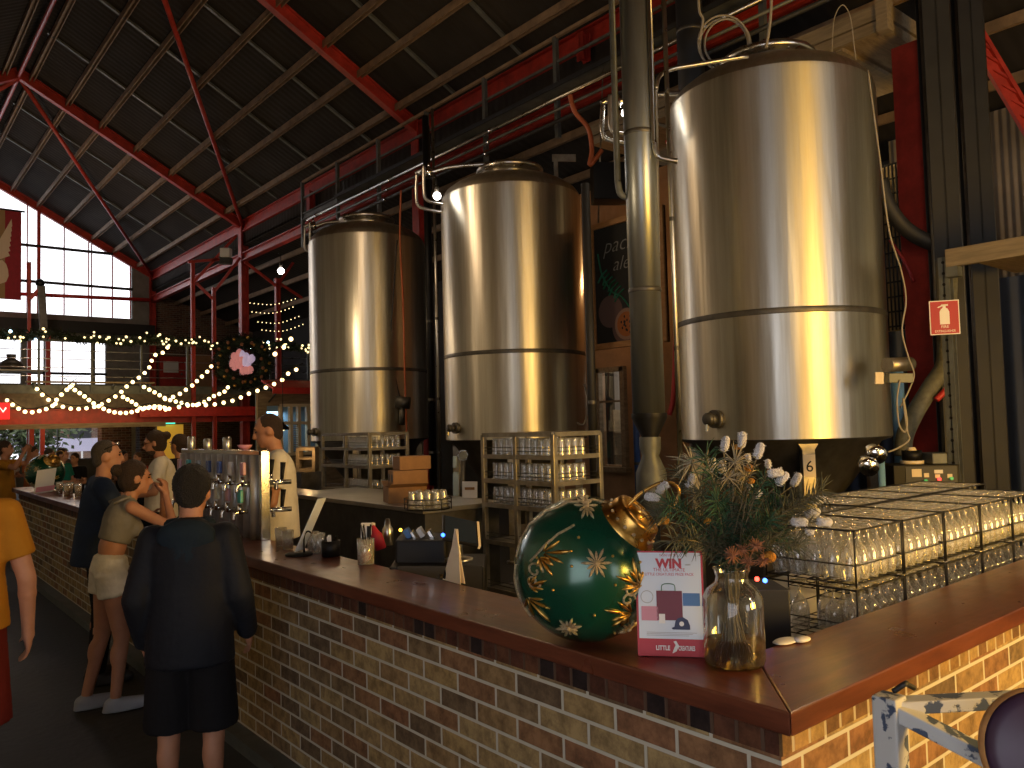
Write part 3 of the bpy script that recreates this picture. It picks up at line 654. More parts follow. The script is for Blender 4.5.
pxtube('ribbed_hose', 'thick black ribbed hose curving behind the nearest tank', [(880, 180), (888, 205), (903, 226), (920, 238), (940, 246)], 8.2, .08, M['rubber'], 'hose')
pxtube('bracket_hose', 'thin hose curling on the lower side of the second tank', [(572, 385), (565, 400), (572, 418), (584, 424), (588, 400), (584, 384)], 10.75, .014, ivory, 'hose')
# flow meter on the big tank
fm = thing('flow_meter', 'grey flow meter bracketed on the side of the nearest tank', 'flow meter', tuple(ad(898, 384, 6.95)))
MB().cyl(ad(887, 365, 6.9), ad(910, 364, 7.05), .062, n=20).build('meter_body', M['shelf'], fm); 
m = MB(); c_ = ad(899, 378, 6.9); m.obox(c_, CR*.105, CU*.042, CF*.04); m.build('terminal_box', M['grey'], fm, bevel=.006)
m = MB(); c_ = ad(879, 378, 6.85); m.obox(c_, CR*.035, CU*.05, CF*.012); m.build('bracket', M['cream'], fm)
# sensor on furthest tank
sn = thing('tank_sensor', 'dark sensor head fixed to the face of the furthest tank', 'sensor', tuple(ad(404, 401, 13)))
m = MB(); m.cyl(ad(396, 402, 13), ad(410, 403, 13), .1, n=14); m.build('sensor_head', M['cone'], sn); m = MB().cyl(ad(402, 408, 13), ad(402, 425, 13), .05, n=10); m.build('stem', M['cone'], sn)
# bulbs
def bulb(label, px, py, d, r, power, s=12):
    p = ad(px, py, d); t = thing('work_light', label, 'lamp', tuple(p))
    MB().ell(p, r, 14, 10).build('bulb', emis('bulb_%d' % px, (1, .93, .85), s), t)
    MB().cyl(p+V((0, 0, r*.7)), p+V((0, 0, r*2.4)), r*.55, n=10).build('lamp_holder', M['cone'], t)
    MB().tube([p+V((0, 0, r*2.4)), p+V((0, .02, r*5)), p+V((.05, .3, r*6))], .008, 6).build('flex', M['black'], t)
    lamp('POINT', 'work_light_glow', p-CF*(r*1.6), power*.35, (1, .88, .72), r)
bulb('bright bare bulb at the shoulder of the second tank', 437, 196, 10.9, .055, 8)
bulb('bright bare bulb beside the thick grey pipe', 626, 113, 8.4, .05, 5)
bulb('bright bare bulb on a red post near the furthest tank', 281, 271, 21.5, .09, 18)
# ================================================================ CHALKBOARD
ch = thing('chalkboard', 'black menu chalkboard in a timber frame hanging between two tanks', 'chalkboard', (7.9, 7.2, 2.76))
slate = pbr('slate', (.014, .015, .015), .75, var=.4, scale=6)
fw = wood_mat('oak_frame', (.40, .19, .06), (.58, .30, .11), .5, (8, 2, 8))
bx, y0, y1, z0, z1 = 7.9, 6.45, 7.76, 2.78, 4.52
MB().box((bx, y0, z0), (bx+.03, y1, z1)).build('board', slate, ch)
for lo, hi in (((bx-.03, y1-.07, z0), (bx+.04, y1, z1)), ((bx-.03, y0, z0), (bx+.04, y0+.07, z1)), ((bx-.03, y0+.07, z1-.08), (bx+.04, y1-.07, z1)), ((bx-.03, y0+.07, z0), (bx+.04, y1-.07, z0+.08))):
    MB().box(lo, hi).build('frame_rail', fw, ch, bevel=.006)
chalk = pbr('white_chalk', (.27, .27, .26), .9); gchalk = pbr('green_chalk', (.03, .22, .13), .9); pf = pbr('passionfruit_skin_chalk', (.16, .10, .09), .9); pfo = pbr('passionfruit_pulp_chalk', (.42, .14, .04), .9); pfr = pbr('passionfruit_rim_chalk', (.36, .22, .16), .9)
U_, W_ = V((0, -1, 0)), V((0, 0, 1))
m = MB(); text(m, 'pacific', (bx-.004, 7.52, 4.08), U_, W_, .30, .001, 'LEFT', -.004, .35); text(m, 'ale', (bx-.004, 7.36, 3.82), U_, W_, .27, .001, 'LEFT', -.004, .35); m.build('lettering', chalk, ch)
m = MB(); bp = lambda a, h: V((bx-.006, a, h))
m.tube(bez([bp(7.62, 4.1), bp(7.55, 3.8), bp(7.38, 3.55), bp(7.2, 3.45), bp(7.0, 3.2)], 6), .012, 5)
for k in range(7):
    a = bp(7.55-.05*k, 3.8-.05*k); m.tube([a, a+V((0, .08-.04*(k % 2), -.10))], .014, 5); m.tube([a, a+V((0, -.09, .05))], .012, 5)
m.build('vine_drawing', gchalk, ch)
def disc(c, r, mat, nm, dx): MB().cyl(V((bx-dx, c[0], c[1])), V((bx-dx-.002, c[0], c[1])), r, n=28).build(nm, mat, ch)
disc((7.42, 3.28), .22, pf, 'fruit_drawing', .002); disc((7.14, 3.05), .25, pf, 'fruit_drawing', .005); disc((7.13, 3.08), .21, pfr, 'fruit_drawing', .008); disc((7.13, 3.08), .165, pfo, 'fruit_drawing', .011)
m = MB()
for k in range(18): a = k*2.4; r = .03+.11*((k*7) % 10)/10; m.ell(V((bx-.014, 7.13+math.cos(a)*r, 3.08+math.sin(a)*r)), (.004, .014, .019), 6, 4)
m.build('seed_drawing', slate, ch)
for y in (7.6, 6.7): MB().cyl((bx, y, 4.5), (bx+.2, y, 6.8), .012, n=6).build('hanger', M['shelf'], ch)
# ================================================================ RIGHT SIDE: racking, platform, sign, hose
cream = pbr('platform_timber', (.25, .20, .13), .75, var=.25, scale=5, stretch=(6, .6, 6))
pl = thing('timber_platform', 'pale timber platform overhead with open joists by the tall dark posts', 'platform', (9, 4.5, 5.9))
X0, YN, ZB = 8.4, 3.85, 5.88
MB().box((X0, YN, ZB+.14), (X0+.06, 8.2, ZB+.30)).build('edge_board', cream, pl); MB().box((X0, YN, ZB), (X0+.06, 8.2, ZB+.12)).build('edge_board', cream, pl)
MB().box((X0-.03, YN-.09, ZB-.02), (X0+.11, YN+.03, ZB+.42)).build('corner_post', cream, pl)
MB().box((X0+.1, YN-.04, ZB+.16), (10.2, YN+.02, ZB+.32)).build('edge_board', cream, pl); MB().box((X0+.1, YN-.04, ZB-.0), (9.3, YN+.02, ZB+.12)).build('edge_board', cream, pl)
MB().box((X0+.06, YN+.02, ZB+.02), (10.2, 8.2, ZB+.05)).build('decking', M['timber'], pl)
for k in range(4): MB().bar((X0+.06, YN+.5+k*.9, ZB), (10.2, YN+.5+k*.9, ZB), .07, .05).build('joist', cream, pl)
def post(label, px, d, w, z0=0, z1=6.9, mat='darksteel'):
    q = ad(px, 200, d); t = thing('steel_post', label, 'post', (q.x, q.y, 0))
    MB().ibeam((q.x, q.y, z0), (q.x, q.y, z1), w, w, (-.8, -.6, 0), .02).build('shaft', M[mat], t); MB().cbox((q.x, q.y, .01), (w*1.5, w*1.5, .02), .9).build('foot_plate', M[mat], t)
    for s_ in (-1, 1): MB().cyl(V((q.x, q.y, z0))+sidep*s_*(w*.55)-CF*.05, V((q.x, q.y, z1))+sidep*s_*(w*.55)-CF*.05, .025, n=8).build('conduit', M['cone'], t)
    return t
post('tall dark steel post beside the red column, next to the fire sign', 942, 8.2, .25); post('tall dark steel post with a bright edge, second from the red column', 977, 8.9, .25)
# pale beam of the racking
b0, b1 = ax(945, 259, 7.5), ax(1060, 236, 7.5)
rb = thing('racking_beam', 'pale timber deck edge above the fire extinguisher sign', 'beam', (7.5, 2.6, 3.1))
MB().box((7.5, b1.y-1.2, 3.09), (7.56, b0.y, 3.25)).build('edge_board', cream, rb, bevel=.005); MB().box((7.56, b1.y-1.2, 3.21), (9.2, b0.y, 3.25)).build('decking', M['timber'], rb); MB().box((7.5, b0.y-.1, 3.0), (7.6, b0.y, 3.09)).build('bracket', M['grey'], rb)
q = ax(948, 318, 7.62); up = thing('racking_upright', 'perforated grey racking upright carrying the fire extinguisher sign', 'post', (7.62, q.y, 0))
MB().ibeam((7.62, q.y, 0), (7.62, q.y, 3.2), .09, .09, (1, 0, 0), .012).build('shaft', M['grey'], up); MB().cbox((7.62, q.y, .01), (.16, .16, .02)).build('foot_plate', M['grey'], up)
m = MB()
for k in range(30): m.cyl((7.572, q.y, .25+k*.1), (7.568, q.y, .25+k*.1), .014, n=8)
m.build('hole_row', M['black'], up)['kind'] = 'stuff'
# fire extinguisher sign
fx = thing('fire_sign', 'small red fire extinguisher sign with a white bottle symbol', 'sign', tuple(ad(944, 318, 6.95)))
c_ = ad(944.5, 317.5, 6.95); sr = V((.55, -.83, 0)).normalized(); su = V((0, 0, 1)); sn_ = sr.cross(su)
sgn = pbr('sign_red', (.42, .012, .022), .4); wht = pbr('sign_white', (.85, .82, .78), .5)
m = MB(); m.obox(c_, sr*.117, su*.149, sn_*.003); m.build('plate', wht, fx); m = MB(); m.obox(c_+sn_*.004, sr*.109, su*.141, sn_*.001); m.build('face', sgn, fx)
m = MB(); o = c_+sn_*.006
m.prism([(-.038, -.06), (.038, -.06), (.038, .05), (.026, .075), (.012, .085), (.012, .1), (-.012, .1), (-.012, .085), (-.026, .075), (-.038, .05)], o, sr, su, sn_*.001)
m.prism([(-.04, .1), (.03, .1), (.03, .114), (-.02, .114), (-.045, .085), (-.055, .09)], o, sr, su, sn_*.001); m.build('extinguisher_symbol', wht, fx)
m = MB(); text(m, 'FIRE', o-su*.092, sr, su, .034, .0005); text(m, 'EXTINGUISHER', o-su*.128, sr, su, .029, .0005, squeeze=.82); m.build('lettering', wht, fx)
pxtube('auger_hose', 'thick grey spiral hose bending down from the upright under the fire sign', [(949, 262), (948, 300), (946, 350), (943, 368), (930, 388), (914, 415), (905, 436), (903, 456)], 7.75, .085, pbr('hose_grey', (.12, .12, .085), .6, var=.3, scale=20), 'hose')
pxtube('red_strap', 'short red strap tied round the grey spiral hose', [(936, 400), (944, 392), (951, 384)], 7.65, .03, redcab, 'strap')
# lattice brace up right
lb = thing('lattice_brace', 'red lattice steel brace slanting down beside the dark posts', 'brace', tuple(ad(985, 70, 9.4)))
for o_, w in ((0, 5), (16, 4)):
    MB().bar(ad(950+o_, 5, 9.4), ad(1030+o_, 140, 9.4), .05, .05).build('chord', M['red'], lb)
MB().bar(ad(958, 5, 9.42), ad(1038, 140, 9.42), .02, .10).build('web_plate', M['red'], lb)
for k in range(9):
    a, b_ = k/9, (k+.9)/9; MB().bar(ad(950+80*a, 5+135*a, 9.4), ad(966+80*b_, 5+135*b_, 9.4), .03, .03).build('lacing', M['red'], lb)
# control box and gear
cb = thing('control_box', 'dark control box with labels and a red indicator light under the big tank', 'control box', tuple(ad(920, 490, 7.3)))
o = ad(920, 478, 7.3); sx = V((.62, -.78, 0)); sy = V((.78, .62, 0)); c0 = V((o.x, o.y, 0))
m = MB(); zb = o.z; m.obox((o.x, o.y, zb), sx*.27, sy*.2, (0, 0, .13)); m.build('case', M['black'], cb, bevel=.006)
nf = -sy
m = MB(); m.obox(V((o.x, o.y, zb))+nf*.202+sx*.04, sx*.21, sy*.004, (0, 0, .115)); m.build('front_panel', pbr('panel_navy', (.02, .025, .04), .5), cb)
for (u, w, a, h, mt) in ((-.12, .06, .04, .035, 'cream'), (-.04, .04, .02, .018, 'cream'), (.06, .07, .035, .016, 'white'), (.05, .03, .02, .016, 'cream'), (.15, .03, .02, .018, 'cream')):
    m = MB(); m.obox(V((o.x, o.y, zb+w))+nf*.208+sx*(u+.04), sx*a, sy*.002, (0, 0, h)); m.build('label_plate', M[mt], cb)
for (u, w, cc_) in ((-.05, -.01, (.02, .3, .1)), (.06, .005, None), (.16, .01, (.02, .3, .1))):
    p = V((o.x, o.y, zb+w))+nf*.208+sx*(u+.04); MB().cyl(p, p+nf*.02, .014, n=12).build('indicator', emis('red_led', (1, .04, .03), 5) if cc_ is None else pbr('green_lens', cc_, .3, emit=(.02, .5, .15), estr=.5), cb)
mm_ = thing('pump_motor', 'small black motor with a cream cap on top of the control box', 'motor', (o.x, o.y, zb+.13))
p = V((o.x, o.y, zb+.132))-sx*.06; MB().cyl(p, p+V((0, 0, .03)), .1, n=20).build('base', M['cream'], mm_); MB().cyl(p+V((0, 0, .03)), p+V((0, 0, .12)), .085, n=20).build('body', M['black'], mm_); MB().cyl(p+V((0, 0, .12)), p+V((0, 0, .15)), .045, .03, n=16).build('cap', M['cream'], mm_)
p = V((o.x, o.y, zb+.18))+sx*.14; tag(MB().cbox(p, (.22, .18, .1), .9).build('switch_box', M['grey'], bevel=.01), 'small grey box beside the motor on the control box', 'box')
cs = thing('control_stand', 'dark cabinet under the control box beside the big tank', 'cabinet', (o.x, o.y, 0))
m = MB(); m.obox((o.x, o.y, (zb-.13)/2), sx*.25, sy*.18, (0, 0, (zb-.132)/2)); m.build('carcass', M['cone'], cs, bevel=.008)
m = MB(); m.obox(V((o.x, o.y, (zb-.13)/2))+nf*.182, sx*.22, sy*.006, (0, 0, (zb-.13)/2-.05)); m.build('door', M['darksteel'], cs)
# cone outlet valves of the big tank
m = MB()
for (px, py) in ((876, 454), (868, 466)):
    p = ad(px, py, 6.35); n_ = V((-.75, -.62, -.2)).normalized(); MB().cyl(p+V((.1, .08, .02)), p, .06, n=18).lathe([(.06, 0), (.075, .01), (.075, .04), (.05, .055), (.001, .06)], p, 18, axis=n_).build('outlet_valve', M['chrome'], T3)
# leg number
p = ad(807.5, 467, 6.05)
lg = [ch_ for ch_ in T3.children if ch_.name.startswith('leg')]
a_ = -2.35; c_ = V((7.18+math.cos(a_)*.913, 4.46+math.sin(a_)*.913, 1.36)); ru = V((math.sin(-a_), math.cos(a_), 0)); ru = V((-math.sin(a_), math.cos(a_), 0)); ou = V((math.cos(a_), math.sin(a_), 0))
if ru.dot(CR) < 0: ru = -ru
m = MB(); m.obox(c_+ou*.004, ru*.052, V((0, 0, .10)), ou*.003); m.build('number_plate', M['cream'], T3); m = MB(); text(m, '6', c_+ou*.009-V((0, 0, .05)), ru, (0, 0, 1), .14, .001); m.build('lettering', M['black'], T3)
# plywood board and duct box
q = ad(980, 442, 9.6); q.z = 1.05; t = tag(MB().obox(q, sx*.30, sy*.02, (0, 0, 1.04)).build('plywood_board', wood_mat('plywood', (.10, .08, .05), (.16, .13, .085), .8)), 'brown plywood board leaning against the blue sheet wall', 'board')
db = thing('extractor_hood', 'dark extractor box with a pale bracket behind the dome of the second tank', 'hood', tuple(ad(610, 184, 10.4)))
m = MB(); m.obox(ad(618, 184, 10.4), CR*.34, V((0, 0, .24)), CF*.2); m.build('casing', M['black'], db, bevel=.01); m = MB(); m.obox(ad(564, 158, 11.5), CR*.17, V((0, 0, .05)), CF*.02); m.obox(ad(556, 170, 11.5), CR*.03, V((0, 0, .22)), CF*.02); m.build('bracket', M['shelf'], db)
# lit mesh screen glimpsed between the big tank and the red column
ms = thing('mesh_screen', 'warm lit wire mesh screen glimpsed between the big tank and red column', 'screen', (10.6, 4.3, 3.0)); a_, b_ = ax(885, 245, 10.6), ax(907, 160, 10.6)
m = MB(); m.box((10.66, b_.y, 2.9), (10.7, a_.y+.3, b_.z)); m.build('back_panel', pbr('lit_panel', (.62, .48, .26), .8), ms); 
for k in range(14): y = b_.y+(a_.y+.3-b_.y)*k/13; MB().cyl((10.6, y, 2.9), (10.6, y, b_.z), .012, n=5).build('mesh_wire', M['blackwire'], ms)
for k in range(12): z = 2.95+(b_.z-2.95)*k/11; MB().cyl((10.6, b_.y, z), (10.6, a_.y+.3, z), .012, n=5).build('mesh_wire', M['blackwire'], ms)
for y in (b_.y, a_.y+.3): MB().box((10.58, y-.03, 0), (10.72, y+.03, b_.z+.05)).build('frame_post', M['darksteel'], ms)
lamp('POINT', 'screen_light', (10.3, (a_.y+b_.y)/2+.2, b_.z+.25), 4, (1, .7, .35), .06)
# ================================================================ GLASSWARE
def beer_tulip_mesh():
    """stemmed glass standing upside down on its rim"""
    return MB().lathe([(.0325, 0), (.0375, .02), (.0405, .05), (.0385, .085), (.031, .122), (.013, .143), (.0055, .156), (.0052, .188), (.010, .198), (.0350, .203), (.0350, .2065), (.001, .208)], (0, 0, 0), 14)
tulip = beer_tulip_mesh().build('stemmed_glass', M['tumbler'])
def schooner_mesh():
    return MB().lathe([(.034, 0), (.0335, .03), (.031, .085), (.027, .125), (.0255, .138), (.001, .138), (.001, .128), (.0235, .128)], (0, 0, 0), 12)
schooner = schooner_mesh().build('beer_glass', M['tumbler'])
used = {'stemmed_glass': 0, 'beer_glass': 0}
def put(proto, loc, label, group, cat='glass'):
    k = proto.name.split('.')[0]
    o = proto if used[k] == 0 else proto.copy()
    if used[k]: COL.objects.link(o)
    used[k] += 1; o.location = loc; o.rotation_euler = (0, 0, random.random()*6); tag(o, label, cat, group); return o
# wire baskets
BW, BD, BH = .40, .40, .228
def basket(name, label):
    t = thing(name, label, 'basket', (0, 0, 0), 'wire baskets of stemmed glasses')
    r = .0026; a, b = BW/2, BD/2
    for z, nm in ((.012, 'base_rim'), (.085, 'mid_rail'), (BH-.006, 'top_rim')):
        rr = r if z < BH-.05 else .0042
        MB().tube([(-a, -b, z), (a, -b, z), (a, b, z), (-a, b, z)], rr, 6, closed=True, sm=False).build(nm, M['blackwire'], t)
    for x in (-a, a):
        for y in (-b, b): MB().cyl((x, y, 0), (x, y, BH), .004, n=6).build('corner_wire', M['blackwire'], t)
    m = MB()
    for k in range(1, 6):
        u = -a+k*BW/6; m.cyl((u, -b, .012), (u, b, .012), .0028, n=5); m.cyl((-a, u, .0145), (a, u, .0145), .0028, n=5)
    m.build('base_grid', M['blackwire'], t)
    return t
bk0 = basket('wire_basket', 'black wire basket'); nb = 0
def place_basket(x, y, z, label):
    global nb
    o = bk0 if nb == 0 else dup(bk0, (0, 0, 0)); nb += 1
    o.location = (x, y, z); o['label'] = label
ZL, ZU, YR1, YR2, XB = .886, 1.120, 1.80, 2.215, 3.25
BP = .415
ordn = ('first', 'second', 'third', 'fourth', 'fifth', 'sixth', 'seventh')
def fill(x, y, z, cells, label, group):
    for i, j in cells: put(tulip, (x+(i-2)*.0765+random.uniform(-.002, .002), y+(j-2)*.0765, z+.0175), label, group)
ALL = [(i, j) for i in range(5) for j in range(5)]
for k in range(5):
    x = XB+k*BP
    place_basket(x, YR1, ZL, 'lower black wire basket, %s along the counter edge from the flower jar' % ordn[k])
    place_basket(x, YR1, ZU, 'upper black wire basket, %s along the counter edge from the flower jar' % ordn[k])
    fill(x, YR1, ZU, ALL, 'upside-down stemmed beer glass in the %s upper basket from the flower jar' % ordn[k], 'glasses in the %s upper front basket' % ordn[k])
    low = [c for c in ALL if c[1] < 2 or (k == 0 and c[0] < 2)]
    if k == 0: low = [c for c in low if c not in ((0, 2), (0, 4), (1, 3), (1, 4))]
    fill(x, YR1, ZL, low, 'upside-down stemmed beer glass in the %s lower basket from the flower jar' % ordn[k], 'glasses in the %s lower front basket' % ordn[k])
for k in range(2, 6):
    x = XB+k*BP+.02
    place_basket(x, YR2+.01, ZL, 'lower black wire basket of the row behind, %s counting from the flower jar' % ordn[k-2])
    place_basket(x, YR2+.01, ZU, 'upper black wire basket of the row behind, %s counting from the flower jar' % ordn[k-2])
    fill(x, YR2+.01, ZU, ALL, 'upside-down stemmed beer glass in the %s basket of the row behind' % ordn[k-2], 'glasses in the %s basket of the row behind' % ordn[k-2])
# ---- steel shelving with rows of glasses
def shelving(label, x0, x1, y0, y1, top, shelves, mids):
    t = thing('steel_shelving', label, 'shelving', ((x0+x1)/2, (y0+y1)/2, 0), 'steel glass shelving units')
    for x in (x0, x1):
        for y in [y0]+list(mids)+[y1]: MB().box((x-.02, y-.02, 0), (x+.02, y+.02, top)).build('post', M['shelf'], t, bevel=.003)
    m = MB()
    for a, b in (((x0, y0), (x1, y0)), ((x0, y1), (x1, y1)), ((x0, y0), (x0, y1)), ((x1, y0), (x1, y1))): MB().bar((a[0], a[1], top), (b[0], b[1], top), .04, .035).build('top_rail', M['shelf'], t)
    for z in shelves:
        m = MB(); m.box((x0+.01, y0+.01, z-.012), (x1-.01, y1-.01, z)); s = m.build('shelf', M['cone'], t)
        m = MB(); m.bar((x0-.012, y0, z-.012), (x0-.012, y1, z-.012), .014, .035); m.bar((x0, y0-.012, z-.012), (x1, y0-.012, z-.012), .014, .035); m.build('shelf_lip', M['shelf'], s)
        m = MB()
        for h in (.035, .065): m.cyl((x0-.005, y0, z+h), (x0-.005, y1, z+h), .003, n=5); m.cyl((x0, y0-.005, z+h), (x1, y0-.005, z+h), .003, n=5)
        m.build('guard_wire', M['blackwire'], s)
    return t
def rowfill(x0, x1, y0, y1, z, label, group, depth=2, skip=None):
    n = int((y1-y0-.08)/.073)
    for i in range(n):
        y = y0+.06+i*.073
        if skip and skip(y): continue
        for d in range(depth): put(schooner, (x0+.055+d*.075, y+random.uniform(-.003, .003), z+.001), label, group)
    for d in range(depth, int((x1-x0-.08)/.075)): put(schooner, (x0+.055+d*.075, y0+.06, z+.001), label, group)
shelving('steel shelving full of glasses beside the green bauble, nearer of the two', 4.2, 4.70, 4.59, 5.48, 1.71, (1.54, 1.335, 1.13, .82, .42), (5.05,))
for z, w in ((1.54, 'top'), (1.335, 'second'), (1.13, 'third')):
    rowfill(4.2, 4.70, 4.59, 5.48, z, 'upside-down beer glass on the %s shelf of the nearer steel shelving' % w, 'glasses on the %s shelf of the nearer shelving' % w)
shelving('steel shelving unit below the furthest tank, further of the two', 4.85, 5.38, 8.6, 9.85, 1.72, (1.55, 1.33, 1.02, .70, .35), (9.2,))
for z, w in ((1.55, 'top'), (1.33, 'second'), (1.02, 'third')):
    rowfill(4.85, 5.38, 8.6, 9.85, z, 'upside-down beer glass on the %s shelf of the further steel shelving' % w, 'glasses on the %s shelf of the further shelving' % w, skip=lambda y: y > 9.32)
# round tray of glasses on the back bench
tc = az(428, 509, 1.12); tr = thing('round_tray', 'round wire tray crowded with glasses on the back bench', 'tray', tuple(tc))
MB().cyl(tc, tc+V((0, 0, .012)), .185, n=32).build('tray_base', M['black'], tr)
for h in (.05, .09): MB().tube([tc+V((math.cos(a)*.195, math.sin(a)*.195, h)) for a in [2*PI*i/28 for i in range(28)]], .004, 5, closed=True).build('hoop', M['blackwire'], tr)
for k in range(8): a = k*PI/4; MB().cyl(tc+V((math.cos(a)*.195, math.sin(a)*.195, 0)), tc+V((math.cos(a)*.195, math.sin(a)*.195, .095)), .004, n=5).build('upright', M['blackwire'], tr)
for i in range(-4, 5):
    for j in range(-4, 5):
        x, y = (i+.5*(j % 2))*.074, j*.066
        if x*x+y*y < .15**2: put(schooner, tc+V((x, y, .0125)), 'upside-down beer glass on the round tray on the back bench', 'glasses on the round tray')
# row of glasses on the washing bench
for k in range(9):
    for d in range(2):
        put(schooner, V((3.68+d*.08, 8.9+k*.085, 1.021)), 'beer glass draining on the bench beside the bartender with the shaved head', 'glasses draining on the washing bench')
# cardboard boxes stacked on the back bench
kraft = pbr('cardboard', (.30, .16, .07), .8, var=.15, scale=10)
def carton(label, px, py, z, w, d, h, rz, d_=None, handle=False, open_=False):
    p = az(px, py, z) if d_ is None else ad(px, py, d_); p.z = z
    t = thing('cardboard_box', label, 'box', tuple(p), 'cardboard boxes on the back bench')
    ca, sa = math.cos(rz), math.sin(rz); ux, uy = V((ca, sa, 0)), V((-sa, ca, 0)); T_ = .006
    c = p+V((0, 0, h/2))
    for s in (-1, 1):
        m = MB(); m.obox(c+ux*s*w/2, ux*T_/2, uy*d/2, (0, 0, h/2)); m.build('side_panel', kraft, t)
        m = MB(); m.obox(c+uy*s*d/2, ux*w/2, uy*T_/2, (0, 0, h/2)); m.build('end_panel', kraft, t)
    m = MB(); m.obox(p+V((0, 0, T_)), ux*w/2, uy*d/2, (0, 0, T_/2)); m.build('bottom_panel', kraft, t)
    if open_:
        for s in (-1, 1):
            m = MB(); m.obox(c+V((0, 0, h/2+.02))+uy*s*(d/2+.05), ux*w/2, uy*.055+V((0, 0, .02*s)), V((0, 0, T_/2))); m.build('flap', kraft, t)
    else: m = MB(); m.obox(p+V((0, 0, h-T_/2)), ux*w/2, uy*d/2, (0, 0, T_/2)); m.build('lid', kraft, t)
    if handle:
        for k in (-.3, .3):
            e = c-uy*(d/2+.004)*0-ux*(w/2+.003)+uy*k*d; m = MB(); m.cyl(e+ux*.004, e-ux*.002, h*.28, n=14); m.build('hand_hole', M['black'], t)
    return t
R0 = -.35
carton('open cardboard box at the bottom of the stack on the back bench', 405, 505, 1.121, .34, .26, .14, R0, 7.25, open_=True)
carton('cardboard carrier with round hand holes in the middle of the box stack', 408, 490, 1.275, .31, .24, .13, R0, 7.3, True)
carton('topmost cardboard box of the stack on the back bench', 412, 475, 1.41, .29, .21, .12, R0+.1, 7.35)
# paper and screens behind
p = az(470, 498, 1.125); t = thing('paper_stack', 'stack of white printed sheets leaning by the second tank', 'papers', tuple(p))
m = MB(); m.obox(p+V((0, 0, .075)), CR*.07, CU*.075, CF*.02); m.build('sheet', M['white'], t); m = MB(); m.obox(p+V((0, 0, .09))-CF*.022, CR*.045, CU*.012, CF*.001); m.build('printed_label', kraft, t)
p = ad(456, 490, 8.2); t = thing('bottle_tower', 'pale blue plastic box standing behind the till by the second tank', 'box', tuple(p)); m = MB(); m.obox(ad(456, 484, 8.2), CR*.03, CU*.12, CF*.04); m.build('body', pbr('pale_plastic', (.32, .42, .50), .5), t, bevel=.01); m = MB(); m.obox(ad(455, 462, 8.2), CR*.022, CU*.06, CF*.03); m.build('neck', MATS['pale_plastic'], t, bevel=.01)
p = ad(463, 455, 8.9); t = thing('dial_gauge', 'round white dial gauge on the pipework under the second tank', 'gauge', tuple(p))
MB().cyl(p, p-CF*.04, .06, n=24).build('casing', M['chrome'], t); MB().cyl(p-CF*.04, p-CF*.044, .048, n=24).build('dial', M['grey'], t); MB().cyl(p+CF*.02, p+V((.1, .2, -.9)), .03, n=8).build('stem', M['cone'], t)
